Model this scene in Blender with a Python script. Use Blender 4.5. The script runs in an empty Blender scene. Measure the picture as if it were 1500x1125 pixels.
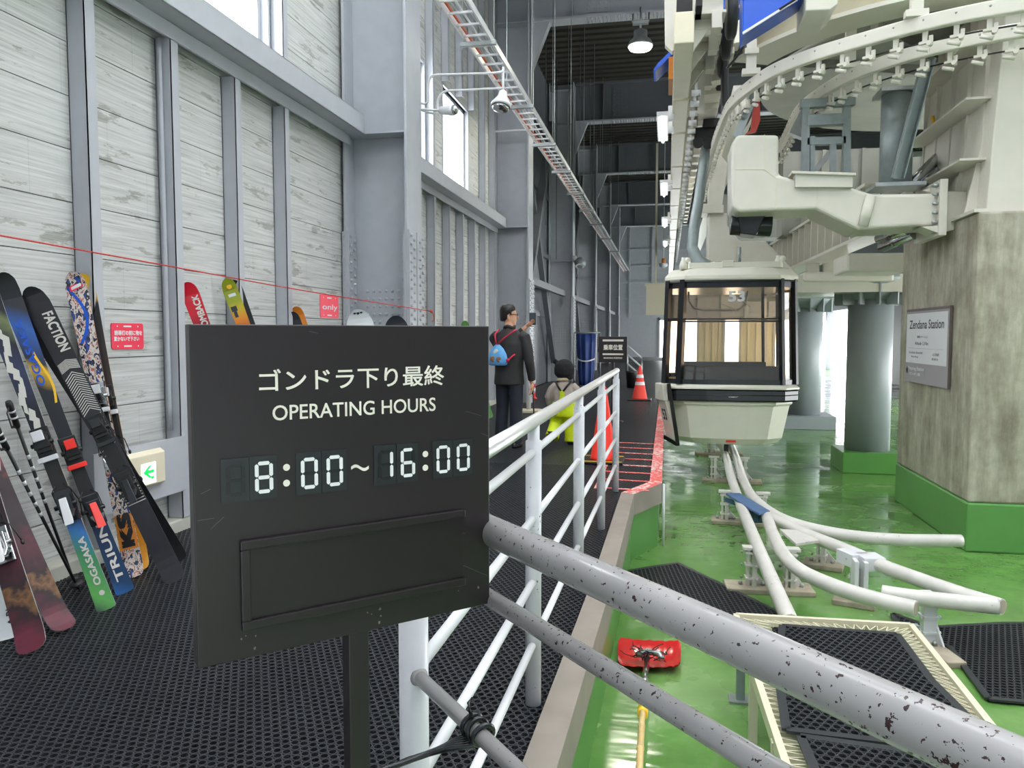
import bpy, bmesh, math, random
import numpy as np
from mathutils import Vector, Matrix, Euler

random.seed(7)
SC = bpy.context.scene
COL = SC.collection

# ------------------------------------------------------------------ camera, world, light, exposure
FPX, PSI, PHI, EYE = 1130.0, math.radians(11.34), math.radians(3.67), 1.40
cam_data = bpy.data.cameras.new('camera')
cam_data.sensor_fit = 'HORIZONTAL'
cam_data.sensor_width = 36.0
cam_data.lens = 36.0 * FPX / 1500.0
cam_data.clip_start = 0.05
cam_data.clip_end = 300
cam = bpy.data.objects.new('camera', cam_data)
cam.location = (0, 0, EYE)
cam.rotation_euler = (math.pi / 2 - PHI, 0, PSI)
COL.objects.link(cam)
SC.camera = cam

world = bpy.data.worlds.new('overcast_sky')
SC.world = world
world.use_nodes = True
wn = world.node_tree.nodes
wn['Background'].inputs['Color'].default_value = (0.96, 0.98, 1.0, 1)
wn['Background'].inputs['Strength'].default_value = 6.0

def area_light(name, loc, rot, sx, sy, power, col=(1, 1, 1)):
    l = bpy.data.lights.new(name, 'AREA')
    l.shape = 'RECTANGLE'; l.size = sx; l.size_y = sy; l.energy = power; l.color = col
    o = bpy.data.objects.new(name, l); COL.objects.link(o)
    o.location = loc; o.rotation_euler = rot
    return o

SC.view_settings.view_transform = 'Standard'
SC.view_settings.look = 'None'
SC.view_settings.gamma = 1.0
SC.view_settings.use_curve_mapping = False
SC.view_settings.exposure = 0.92

# ------------------------------------------------------------------ turning pixels of a 1500x1125 frame into places
_R = Vector((math.cos(PSI), math.sin(PSI), 0))
_F = Vector((-math.sin(PSI), math.cos(PSI), 0))
_FW = _F * math.cos(PHI) - Vector((0, 0, 1)) * math.sin(PHI)
_UP = _F * math.sin(PHI) + Vector((0, 0, 1)) * math.cos(PHI)
_C = Vector((0, 0, EYE))
def ray(x, y): return (x - 750) * _R + (562.5 - y) * _UP + FPX * _FW
def at_z(x, y, z): d = ray(x, y); return _C + d * ((z - EYE) / d.z)
def at_x(x, y, X): d = ray(x, y); return _C + d * (X / d.x)
def at_y(x, y, Y): d = ray(x, y); return _C + d * (Y / d.y)
def at_plane(x, y, p, n): d = ray(x, y); return _C + d * ((p - _C).dot(n) / d.dot(n))

# ------------------------------------------------------------------ materials
def S(r, g, b):
    def f(c):
        c /= 255.0
        return c / 12.92 if c <= 0.04045 else ((c + 0.055) / 1.055) ** 2.4
    return (f(r), f(g), f(b), 1.0)

def new_mat(name):
    m = bpy.data.materials.new(name); m.use_nodes = True
    nt = m.node_tree
    return m, nt, nt.nodes['Principled BSDF']

def N(nt, t, **kw):
    n = nt.nodes.new(t)
    for k, v in kw.items():
        if k.startswith('i_'):
            n.inputs[k[2:].replace('_', ' ')].default_value = v
        else:
            setattr(n, k, v)
    return n
def L(nt, a, b): nt.links.new(a, b)

def ramp(nt, src, stops):
    r = nt.nodes.new('ShaderNodeValToRGB')
    el = r.color_ramp.elements
    while len(el) < len(stops): el.new(0.5)
    for e, (p, c) in zip(el, stops): e.position = p; e.color = c
    L(nt, src, r.inputs[0]); return r

def paint(name, col, rough=0.45, metal=0.0, var=0.06, scale=6.0, spec=0.5, bump=0.0):
    m, nt, b = new_mat(name)
    b.inputs['Roughness'].default_value = rough
    b.inputs['Metallic'].default_value = metal
    b.inputs['Specular IOR Level'].default_value = spec
    if var > 0:
        tc = N(nt, 'ShaderNodeTexCoord'); no = N(nt, 'ShaderNodeTexNoise', i_Scale=scale, i_Detail=5.0)
        L(nt, tc.outputs['Object'], no.inputs['Vector'])
        c = Vector(col[:3])
        r = ramp(nt, no.outputs['Fac'], [(0.3, (*(c * (1 - var)), 1)), (0.7, (*(c * (1 + var)), 1))])
        L(nt, r.outputs[0], b.inputs['Base Color'])
        if bump > 0:
            bp = N(nt, 'ShaderNodeBump', i_Strength=bump, i_Distance=0.01)
            L(nt, no.outputs['Fac'], bp.inputs['Height']); L(nt, bp.outputs[0], b.inputs['Normal'])
    else:
        b.inputs['Base Color'].default_value = col
    return m

def chipped(name, col, chip, rough=0.35, dens=0.60, scale=22.0):
    """paint with worn spots where the undercoat shows"""
    m, nt, b = new_mat(name)
    tc = N(nt, 'ShaderNodeTexCoord')
    n1 = N(nt, 'ShaderNodeTexNoise', i_Scale=scale, i_Detail=3.0, i_Roughness=0.6)
    n2 = N(nt, 'ShaderNodeTexNoise', i_Scale=2.2, i_Detail=2.0)
    n3 = N(nt, 'ShaderNodeTexNoise', i_Scale=9.0, i_Detail=6.0)
    for n in (n1, n2, n3): L(nt, tc.outputs['Object'], n.inputs['Vector'])
    ad = N(nt, 'ShaderNodeMath', operation='MULTIPLY_ADD'); ad.inputs[1].default_value = 0.45
    L(nt, n2.outputs['Fac'], ad.inputs[0]); L(nt, n1.outputs['Fac'], ad.inputs[2])
    gt = N(nt, 'ShaderNodeMapRange'); gt.inputs[1].default_value = dens + 0.22; gt.inputs[2].default_value = dens + 0.235
    L(nt, ad.outputs[0], gt.inputs[0])
    c = Vector(col[:3])
    base = ramp(nt, n3.outputs['Fac'], [(0.3, (*(c * 0.93), 1)), (0.7, (*(c * 1.05), 1))])
    mx = N(nt, 'ShaderNodeMix', data_type='RGBA')
    L(nt, gt.outputs[0], mx.inputs[0]); L(nt, base.outputs[0], mx.inputs[6]); mx.inputs[7].default_value = chip
    L(nt, mx.outputs[2], b.inputs['Base Color'])
    b.inputs['Roughness'].default_value = rough
    bp = N(nt, 'ShaderNodeBump', i_Strength=0.3, i_Distance=0.002); bp.invert = True
    L(nt, gt.outputs[0], bp.inputs['Height']); L(nt, bp.outputs[0], b.inputs['Normal'])
    return m

def emit(name, col, st):
    m, nt, b = new_mat(name)
    b.inputs['Base Color'].default_value = col
    b.inputs['Emission Color'].default_value = col
    b.inputs['Emission Strength'].default_value = st
    return m

def mat_planks():
    m, nt, b = new_mat('bleached_board')
    tc = N(nt, 'ShaderNodeTexCoord')
    mp = N(nt, 'ShaderNodeMapping'); mp.inputs['Scale'].default_value = (1, 0.55, 24)
    L(nt, tc.outputs['Object'], mp.inputs[0])
    g = N(nt, 'ShaderNodeTexNoise', i_Scale=2.4, i_Detail=9.0, i_Roughness=0.68, i_Distortion=0.5)
    L(nt, mp.outputs[0], g.inputs['Vector'])
    mp2 = N(nt, 'ShaderNodeMapping'); mp2.inputs['Scale'].default_value = (1, 0.75, 3.4)
    L(nt, tc.outputs['Object'], mp2.inputs[0])
    p = N(nt, 'ShaderNodeTexNoise', i_Scale=2.3, i_Detail=7.0, i_Roughness=0.7)
    L(nt, mp2.outputs[0], p.inputs['Vector'])
    r1 = ramp(nt, g.outputs['Fac'], [(0.22, S(128, 128, 126)), (0.44, S(184, 186, 184)), (0.70, S(212, 214, 212))])
    r2 = ramp(nt, p.outputs['Fac'], [(0.575, (0, 0, 0, 1)), (0.61, (1, 1, 1, 1))])
    mx = N(nt, 'ShaderNodeMix', data_type='RGBA', blend_type='MULTIPLY')
    sc = N(nt, 'ShaderNodeMath', operation='MULTIPLY'); sc.inputs[1].default_value = 0.7
    L(nt, r2.outputs[0], sc.inputs[0]); L(nt, sc.outputs[0], mx.inputs[0])
    L(nt, r1.outputs[0], mx.inputs[6]); mx.inputs[7].default_value = S(190, 186, 178)
    # butt joints across the boards, staggered per board
    sx = N(nt, 'ShaderNodeSeparateXYZ'); L(nt, tc.outputs['Object'], sx.inputs[0])
    dv = N(nt, 'ShaderNodeMath', operation='DIVIDE'); dv.inputs[1].default_value = 0.3125; L(nt, sx.outputs['Z'], dv.inputs[0])
    fl = N(nt, 'ShaderNodeMath', operation='FLOOR'); L(nt, dv.outputs[0], fl.inputs[0])
    ma = N(nt, 'ShaderNodeMath', operation='MULTIPLY_ADD'); ma.inputs[1].default_value = 0.37
    L(nt, fl.outputs[0], ma.inputs[0]); L(nt, sx.outputs['Y'], ma.inputs[2])
    fr = N(nt, 'ShaderNodeMath', operation='PINGPONG'); fr.inputs[1].default_value = 0.5; L(nt, ma.outputs[0], fr.inputs[0])
    lt = N(nt, 'ShaderNodeMath', operation='LESS_THAN'); lt.inputs[1].default_value = 0.004; L(nt, fr.outputs[0], lt.inputs[0])
    ls = N(nt, 'ShaderNodeMath', operation='MULTIPLY'); ls.inputs[1].default_value = 0.12; L(nt, lt.outputs[0], ls.inputs[0])
    m2 = N(nt, 'ShaderNodeMix', data_type='RGBA', blend_type='MULTIPLY'); L(nt, ls.outputs[0], m2.inputs[0])
    L(nt, mx.outputs[2], m2.inputs[6]); m2.inputs[7].default_value = S(120, 120, 118)
    L(nt, m2.outputs[2], b.inputs['Base Color'])
    b.inputs['Roughness'].default_value = 0.7
    bp = N(nt, 'ShaderNodeBump', i_Strength=0.25, i_Distance=0.006)
    L(nt, g.outputs['Fac'], bp.inputs['Height']); L(nt, bp.outputs[0], b.inputs['Normal'])
    return m

def mat_wet_floor():
    m, nt, b = new_mat('green_epoxy')
    tc = N(nt, 'ShaderNodeTexCoord')
    n1 = N(nt, 'ShaderNodeTexNoise', i_Scale=0.9, i_Detail=6.0, i_Roughness=0.6)
    n2 = N(nt, 'ShaderNodeTexNoise', i_Scale=5.0, i_Detail=8.0, i_Roughness=0.65)
    n3 = N(nt, 'ShaderNodeTexNoise', i_Scale=1.6, i_Detail=3.0)
    for n in (n1, n2, n3): L(nt, tc.outputs['Object'], n.inputs['Vector'])
    r = ramp(nt, n1.outputs['Fac'], [(0.3, S(86, 132, 58)), (0.5, S(102, 148, 76)), (0.7, S(118, 158, 90))])
    r2 = ramp(nt, n2.outputs['Fac'], [(0.35, S(225, 228, 222)), (0.62, S(255, 255, 255))])
    mx = N(nt, 'ShaderNodeMix', data_type='RGBA', blend_type='MULTIPLY'); mx.inputs[0].default_value = 0.9
    L(nt, r.outputs[0], mx.inputs[6]); L(nt, r2.outputs[0], mx.inputs[7])
    L(nt, mx.outputs[2], b.inputs['Base Color'])
    rr = N(nt, 'ShaderNodeMapRange'); rr.inputs[1].default_value = 0.42; rr.inputs[2].default_value = 0.62
    rr.inputs[3].default_value = 0.06; rr.inputs[4].default_value = 0.28
    L(nt, n3.outputs['Fac'], rr.inputs[0]); L(nt, rr.outputs[0], b.inputs['Roughness'])
    b.inputs['Specular IOR Level'].default_value = 1.0
    mp = N(nt, 'ShaderNodeMapping'); mp.inputs['Scale'].default_value = (0.8, 3.0, 1)
    L(nt, tc.outputs['Object'], mp.inputs[0])
    n4 = N(nt, 'ShaderNodeTexNoise', i_Scale=2.2, i_Detail=2.0); L(nt, mp.outputs[0], n4.inputs['Vector'])
    bp = N(nt, 'ShaderNodeBump', i_Strength=0.16, i_Distance=0.03)
    L(nt, n4.outputs['Fac'], bp.inputs['Height']); L(nt, bp.outputs[0], b.inputs['Normal'])
    return m

def mat_concrete(name='cast_concrete', k=1.0):
    m, nt, b = new_mat(name)
    tc = N(nt, 'ShaderNodeTexCoord')
    mp = N(nt, 'ShaderNodeMapping'); mp.inputs['Scale'].default_value = (3.2, 3.2, 0.55)
    L(nt, tc.outputs['Object'], mp.inputs[0])
    n1 = N(nt, 'ShaderNodeTexNoise', i_Scale=2.6, i_Detail=8.0, i_Roughness=0.65); L(nt, mp.outputs[0], n1.inputs['Vector'])
    n2 = N(nt, 'ShaderNodeTexNoise', i_Scale=2.0, i_Detail=10.0, i_Roughness=0.7); L(nt, tc.outputs['Object'], n2.inputs['Vector'])
    r1 = ramp(nt, n1.outputs['Fac'], [(0.3, S(150, 145, 128)), (0.52, S(180, 176, 160)), (0.72, S(205, 203, 190))])
    r2 = ramp(nt, n2.outputs['Fac'], [(0.36, S(196, 192, 184)), (0.6, S(250, 250, 248))])
    mx = N(nt, 'ShaderNodeMix', data_type='RGBA', blend_type='MULTIPLY'); mx.inputs[0].default_value = 0.9
    L(nt, r1.outputs[0], mx.inputs[6]); L(nt, r2.outputs[0], mx.inputs[7])
    L(nt, mx.outputs[2], b.inputs['Base Color'])
    b.inputs['Roughness'].default_value = 0.75
    bp = N(nt, 'ShaderNodeBump', i_Strength=0.3, i_Distance=0.01)
    L(nt, n2.outputs['Fac'], bp.inputs['Height']); L(nt, bp.outputs[0], b.inputs['Normal'])
    return m

def mat_glass(name, tint, refl=0.12):
    m = bpy.data.materials.new(name); m.use_nodes = True
    nt = m.node_tree; nt.nodes.clear()
    out = N(nt, 'ShaderNodeOutputMaterial'); tr = N(nt, 'ShaderNodeBsdfTransparent'); gl = N(nt, 'ShaderNodeBsdfGlossy')
    tr.inputs[0].default_value = tint; gl.inputs['Roughness'].default_value = 0.02
    fr = N(nt, 'ShaderNodeLayerWeight'); fr.inputs[0].default_value = 0.5
    pw = N(nt, 'ShaderNodeMath', operation='POWER'); pw.inputs[1].default_value = 5.0; L(nt, fr.outputs['Facing'], pw.inputs[0])
    fm = N(nt, 'ShaderNodeMath', operation='MULTIPLY_ADD'); fm.inputs[1].default_value = 0.8; fm.inputs[2].default_value = refl * 0.4; L(nt, pw.outputs[0], fm.inputs[0])
    mx = N(nt, 'ShaderNodeMixShader')
    L(nt, fm.outputs[0], mx.inputs[0]); L(nt, tr.outputs[0], mx.inputs[1]); L(nt, gl.outputs[0], mx.inputs[2])
    L(nt, mx.outputs[0], out.inputs[0])
    return m

def mat_bands(name, stops, axis='Z', rough=0.3, noise=0.0, skew=0.0, scale=1.0):
    """bands of print along one axis of the object (a printed top sheet)"""
    m, nt, b = new_mat(name)
    tc = N(nt, 'ShaderNodeTexCoord'); sx = N(nt, 'ShaderNodeSeparateXYZ'); L(nt, tc.outputs['Object'], sx.inputs[0])
    src = sx.outputs[axis]
    if skew:
        a = N(nt, 'ShaderNodeMath', operation='MULTIPLY_ADD'); a.inputs[1].default_value = skew
        L(nt, sx.outputs['X'], a.inputs[0]); L(nt, src, a.inputs[2]); src = a.outputs[0]
    if noise:
        no = N(nt, 'ShaderNodeTexNoise', i_Scale=14.0, i_Detail=4.0); L(nt, tc.outputs['Object'], no.inputs['Vector'])
        a = N(nt, 'ShaderNodeMath', operation='MULTIPLY_ADD'); a.inputs[1].default_value = noise
        L(nt, no.outputs['Fac'], a.inputs[0]); L(nt, src, a.inputs[2]); src = a.outputs[0]
    d = N(nt, 'ShaderNodeMath', operation='DIVIDE'); d.inputs[1].default_value = scale; L(nt, src, d.inputs[0])
    r = ramp(nt, d.outputs[0], stops)
    L(nt, r.outputs[0], b.inputs['Base Color']); b.inputs['Roughness'].default_value = rough
    return m

def mat_splatter(name, cols, rough=0.3, scale=26.0):
    m, nt, b = new_mat(name)
    tc = N(nt, 'ShaderNodeTexCoord')
    mp = N(nt, 'ShaderNodeMapping'); mp.inputs['Scale'].default_value = (1, 1, 0.55); L(nt, tc.outputs['Object'], mp.inputs[0])
    n = N(nt, 'ShaderNodeTexNoise', i_Scale=scale, i_Detail=2.0, i_Distortion=0.6); L(nt, mp.outputs[0], n.inputs['Vector'])
    r = ramp(nt, n.outputs['Fac'], cols); r.color_ramp.interpolation = 'CONSTANT'
    L(nt, r.outputs[0], b.inputs['Base Color']); b.inputs['Roughness'].default_value = rough
    return m

M = {}
M['plank'] = mat_planks()
M['seam'] = paint('dark_backing', S(52, 52, 52), 0.9, var=0)
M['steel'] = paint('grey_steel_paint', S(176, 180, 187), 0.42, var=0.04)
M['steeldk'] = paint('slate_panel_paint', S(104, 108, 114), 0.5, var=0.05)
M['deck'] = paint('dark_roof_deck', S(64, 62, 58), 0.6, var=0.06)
M['cream'] = paint('cream_machine_paint', S(208, 205, 193), 0.33, var=0.03)
M['creamy'] = paint('yellowish_cream_paint', S(212, 206, 182), 0.35, var=0.03)
M['white'] = paint('white_paint', S(216, 217, 220), 0.3, var=0.02)
M['whiterail'] = chipped('white_rail_paint', S(214, 215, 221), S(60, 52, 55), 0.28, dens=0.71, scale=75)
M['greyrail'] = chipped('grey_rail_paint', S(157, 155, 156), S(58, 42, 44), 0.22, dens=0.675, scale=130.0)
M['pipe'] = chipped('white_pipe_paint', S(206, 203, 197), S(120, 104, 88), 0.35, dens=0.73, scale=40)
M['galv'] = paint('galvanised_steel', S(168, 174, 174), 0.38, 0.75, var=0.12, scale=18)
M['galvpaint'] = paint('grey_green_steel', S(138, 148, 148), 0.42, 0.3, var=0.08, scale=14)
M['alu'] = paint('bright_aluminium', S(208, 208, 207), 0.28, 0.4, var=0.03)
M['chrome'] = paint('polished_steel', S(190, 192, 194), 0.16, 1.0, var=0)
M['black'] = paint('black_plastic', S(24, 24, 26), 0.4, var=0)
M['blackgloss'] = paint('gloss_black_trim', S(30, 33, 38), 0.22, var=0)
M['rubber'] = paint('black_rubber', S(46, 48, 53), 0.38, var=0.10, scale=3)
M['sub'] = paint('dark_subfloor', S(9, 9, 10), 0.9, var=0)
M['signblack'] = paint('sign_black_enamel', S(37, 31, 34), 0.38, var=0.08, scale=5)
M['signslot'] = paint('sign_slot_black', S(33, 27, 30), 0.36, var=0.05)
M['tile'] = paint('digit_tile', S(38, 43, 46), 0.35, var=0)
M['tiledk'] = paint('digit_tile_dark', S(24, 28, 31), 0.35, var=0)
M['ivory'] = paint('ivory_lettering', S(240, 236, 222), 0.5, var=0)
M['segwhite'] = paint('white_segment', S(240, 242, 242), 0.45, var=0)
M['green'] = mat_wet_floor()
M['greenwall'] = paint('green_wall_paint', S(92, 148, 76), 0.35, var=0.08, scale=2)
M['concrete'] = mat_concrete()
M['kerb'] = paint('tan_kerb_paint', S(142, 133, 124), 0.5, var=0.1, scale=5)
M['kerbred'] = chipped('worn_red_paint', S(226, 88, 84), S(226, 200, 196), 0.5, dens=0.56)
M['curbc'] = paint('pale_curb_concrete', S(186, 186, 176), 0.75, var=0.1, scale=4, bump=0.3)
M['red'] = paint('signal_red', S(232, 44, 34), 0.35, var=0)
M['pink'] = paint('neon_pink_sheet', S(236, 22, 70), 0.35, var=0)
M['pinkrope'] = paint('neon_coral_sheet', S(246, 66, 92), 0.35, var=0)
M['blue'] = paint('royal_blue_paint', S(28, 84, 196), 0.25, var=0.05)
M['bluedk'] = paint('worn_blue_paint', S(70, 100, 140), 0.45, var=0.2, scale=12)
M['bluecloth'] = paint('blue_tarp', S(22, 52, 116), 0.6, var=0.1)
M['pane'] = mat_glass('clear_pane', (0.96, 0.97, 0.98, 1), 0.1)
M['bronze'] = mat_glass('bronze_tint', (0.78, 0.66, 0.53, 1), 0.22)
M['lamp'] = emit('lamp_glow', (1.0, 0.95, 0.72, 1), 22.0)
M['litwhite'] = emit('lit_sign_white', (0.97, 1.0, 0.97, 1), 1.3)
M['litgreen'] = emit('lit_sign_green', (0.0, 0.62, 0.06, 1), 0.9)
M['boxcream'] = paint('cream_sign_box', S(226, 218, 192), 0.4, var=0)
M['orange'] = paint('orange_wood', S(196, 122, 44), 0.4, var=0.1, scale=30)
M['yellow'] = paint('yellow_plastic', S(236, 188, 40), 0.4, var=0)
M['coppery'] = paint('orange_red_cable', S(206, 92, 52), 0.5, var=0)
M['dirt'] = paint('dirty_base', S(160, 150, 132), 0.8, var=0.25, scale=8)
M['skin'] = paint('skin', S(222, 168, 138), 0.5, var=0.04)
M['hair'] = paint('black_hair', S(26, 22, 20), 0.45, var=0.2, scale=40)
M['jacket'] = paint('charcoal_jacket', S(46, 45, 46), 0.7, var=0.12, scale=9, bump=0.5)
M['trouser'] = paint('dark_navy_trousers', S(32, 36, 48), 0.75, var=0.12, scale=9, bump=0.5)
M['shoe'] = paint('black_shoe', S(24, 24, 26), 0.5, var=0)

# ------------------------------------------------------------------ mesh building
def base_of(o):
    v = Vector((0, 0, 0))
    while o is not None:
        v += o.location; o = o.parent
    return v

def tag(o, label=None, cat=None, group=None, kind=None):
    if label: o['label'] = label
    if cat: o['category'] = cat
    if group: o['group'] = group
    if kind: o['kind'] = kind
    return o

def empty(name, loc, label, cat, group=None, kind=None):
    o = bpy.data.objects.new(name, None); COL.objects.link(o)
    o.location = loc; o.empty_display_size = 0.1
    return tag(o, label, cat, group, kind)

class MB:
    def __init__(s): s.v = []; s.f = []; s.mi = []; s.k = 0; s.sm = []; s.smooth = False
    def mat(s, k): s.k = k; return s
    def add(s, vs, fs, smooth=None):
        o = len(s.v); s.v.extend([tuple(p) for p in vs])
        sm = s.smooth if smooth is None else smooth
        for f in fs: s.f.append([i + o for i in f]); s.mi.append(s.k); s.sm.append(sm)
        return s
    def hexa(s, p):  # 4 lower, 4 upper
        return s.add(p, [(3, 2, 1, 0), (4, 5, 6, 7), (0, 1, 5, 4), (1, 2, 6, 5), (2, 3, 7, 6), (3, 0, 4, 7)])
    def box(s, a, b):
        (x0, y0, z0), (x1, y1, z1) = a, b
        x0, x1 = min(x0, x1), max(x0, x1); y0, y1 = min(y0, y1), max(y0, y1); z0, z1 = min(z0, z1), max(z0, z1)
        return s.hexa([(x0, y0, z0), (x1, y0, z0), (x1, y1, z0), (x0, y1, z0), (x0, y0, z1), (x1, y0, z1), (x1, y1, z1), (x0, y1, z1)])
    def obox(s, c, ux, uy, uz, sx, sy, sz):
        c = Vector(c); p = []
        for dz in (-1, 1):
            for dx, dy in ((-1, -1), (1, -1), (1, 1), (-1, 1)):
                p.append(c + ux * (dx * sx / 2) + uy * (dy * sy / 2) + uz * (dz * sz / 2))
        return s.hexa(p)
    def bar(s, a, b, w, h, up=(0, 0, 1)):
        a, b = Vector(a), Vector(b); d = (b - a); ln = d.length; d.normalize()
        up = Vector(up); sd = d.cross(up)
        if sd.length < 1e-4: sd = d.cross(Vector((1, 0, 0)))
        sd.normalize(); u = sd.cross(d)
        return s.obox((a + b) / 2, d, sd, u, ln, w, h)
    def prism(s, poly, ext):  # polygon of 3D points, extrusion vector
        n = len(poly); ext = Vector(ext); p = [Vector(q) for q in poly]
        nrm = Vector((0, 0, 0))
        for i in range(n): nrm += p[i].cross(p[(i + 1) % n])
        if nrm.dot(ext) > 0: p = p[::-1]
        vs = p + [q + ext for q in p]
        fs = [tuple(range(n)), tuple(range(2 * n - 1, n - 1, -1))] + [(i, i + n, (i + 1) % n + n, (i + 1) % n) for i in range(n)]
        return s.add(vs, fs)
    def tube(s, path, r, n=12, cap=True, close=False, flat=1.0, upv=None):
        P = [Vector(p) for p in path]; m = len(P)
        R = r if isinstance(r, (list, tuple)) else [r] * m
        vs = []; prev = None
        for i, p in enumerate(P):
            if close: t = P[(i + 1) % m] - P[i - 1]
            else: t = (P[min(i + 1, m - 1)] - P[max(i - 1, 0)])
            t.normalize()
            if prev is None:
                a = Vector(upv) if upv else (Vector((0, 0, 1)) if abs(t.z) < 0.9 else Vector((1, 0, 0)))
                u = (a - t * a.dot(t)).normalized()
            else: u = (prev - t * prev.dot(t)).normalized()
            prev = u; w = t.cross(u)
            for k in range(n):
                an = 2 * math.pi * k / n
                vs.append(p + (u * math.cos(an) + w * math.sin(an) * flat) * R[i])
        fs = []
        for i in range(m if close else m - 1):
            j = (i + 1) % m
            for k in range(n):
                l = (k + 1) % n
                fs.append((i * n + k, i * n + l, j * n + l, j * n + k))
        s.add(vs, fs, True)
        if cap and not close:
            o = len(s.v) - len(vs)
            s.f.append([o + k for k in range(n)][::-1]); s.mi.append(s.k); s.sm.append(False)
            s.f.append([o + (m - 1) * n + k for k in range(n)]); s.mi.append(s.k); s.sm.append(False)
        return s
    def cyl(s, a, b, r, n=16, r2=None): return s.tube([a, b], [r, r if r2 is None else r2], n)
    def lathe(s, c, prof, n=24, cap=True, axis=None):  # prof: (radius, height)
        c = Vector(c); ax = Vector(axis or (0, 0, 1)).normalized()
        a = Vector((1, 0, 0)) if abs(ax.x) < 0.9 else Vector((0, 1, 0))
        u = (a - ax * a.dot(ax)).normalized(); w = ax.cross(u); vs = []
        for r, h in prof:
            for k in range(n):
                an = 2 * math.pi * k / n
                vs.append(c + ax * h + (u * math.cos(an) + w * math.sin(an)) * r)
        fs = [(i * n + k, i * n + (k + 1) % n, (i + 1) * n + (k + 1) % n, (i + 1) * n + k) for i in range(len(prof) - 1) for k in range(n)]
        s.add(vs, fs, True)
        if cap:
            o = len(s.v) - len(vs)
            s.f.append([o + k for k in range(n)][::-1]); s.mi.append(s.k); s.sm.append(False)
            s.f.append([o + (len(prof) - 1) * n + k for k in range(n)]); s.mi.append(s.k); s.sm.append(False)
        return s
    def ball(s, c, r, n=12, m=8, sc=(1, 1, 1), rot=None):
        c = Vector(c); vs = [Vector((0, 0, -1))]
        for i in range(1, m):
            ph = -math.pi / 2 + math.pi * i / m
            for k in range(n):
                an = 2 * math.pi * k / n
                vs.append(Vector((math.cos(ph) * math.cos(an), math.cos(ph) * math.sin(an), math.sin(ph))))
        vs.append(Vector((0, 0, 1)))
        out = []
        for p in vs:
            q = Vector((p.x * sc[0], p.y * sc[1], p.z * sc[2])) * r
            if rot is not None: q = rot @ q
            out.append(c + q)
        fs = [(0, 1 + (k + 1) % n, 1 + k) for k in range(n)]
        for i in range(m - 2):
            for k in range(n):
                fs.append((1 + i * n + k, 1 + i * n + (k + 1) % n, 1 + (i + 1) * n + (k + 1) % n, 1 + (i + 1) * n + k))
        t = 1 + (m - 1) * n; b = 1 + (m - 2) * n
        fs += [(b + k, b + (k + 1) % n, t) for k in range(n)]
        return s.add(out, fs, True)
    def loft(s, rings, cap=True, smooth=True):
        n = len(rings[0]); vs = [p for r in rings for p in r]
        fs = [(i * n + k, i * n + (k + 1) % n, (i + 1) * n + (k + 1) % n, (i + 1) * n + k) for i in range(len(rings) - 1) for k in range(n)]
        s.add(vs, fs, smooth)
        if cap:
            o = len(s.v) - len(vs)
            s.f.append([o + k for k in range(n)][::-1]); s.mi.append(s.k); s.sm.append(False)
            s.f.append([o + (len(rings) - 1) * n + k for k in range(n)]); s.mi.append(s.k); s.sm.append(False)
        return s
    def bolt(s, c, nrm, r=0.014, h=0.012):
        return s.lathe(c, [(r, 0), (r, h * 0.6), (r * 0.6, h)], 6, True, nrm)
    def build(s, name, mats, parent=None, label=None, cat=None, group=None, kind=None, bevel=0.0, seg=2, local=False, remesh=0.0, sub=0):
        if not isinstance(mats, (list, tuple)): mats = [mats]
        V = np.array([tuple(p) for p in s.v], dtype=np.float64)
        if local: off = Vector((0, 0, 0))
        elif parent is not None: off = base_of(parent)
        else:
            lo, hi = V.min(0), V.max(0)
            off = Vector(((lo[0] + hi[0]) / 2, (lo[1] + hi[1]) / 2, lo[2]))
        V = V - np.array(off)
        me = bpy.data.meshes.new(name)
        me.from_pydata([tuple(p) for p in V], [], s.f)
        for m in mats: me.materials.append(m)
        me.polygons.foreach_set('material_index', s.mi)
        me.polygons.foreach_set('use_smooth', s.sm)
        me.update()
        o = bpy.data.objects.new(name, me); COL.objects.link(o)
        if parent is not None: o.parent = parent
        elif not local: o.location = off
        if bevel > 0:
            b = o.modifiers.new('edge', 'BEVEL'); b.width = bevel; b.segments = seg; b.limit_method = 'ANGLE'; b.angle_limit = math.radians(40)
            b.harden_normals = False
        if remesh > 0:
            r = o.modifiers.new('skin_over', 'REMESH'); r.mode = 'VOXEL'; r.voxel_size = remesh; r.use_smooth_shade = True
            c = o.modifiers.new('relax', 'SMOOTH'); c.factor = 0.5; c.iterations = 6
        if sub: q = o.modifiers.new('round', 'SUBSURF'); q.levels = q.render_levels = sub
        return tag(o, label, cat, group, kind)

def copy_tree(o, parent=None):
    c = o.copy(); COL.objects.link(c)
    if parent is not None: c.parent = parent
    for ch in [q for q in bpy.data.objects if q.parent == o]: copy_tree(ch, c)
    return c

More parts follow.
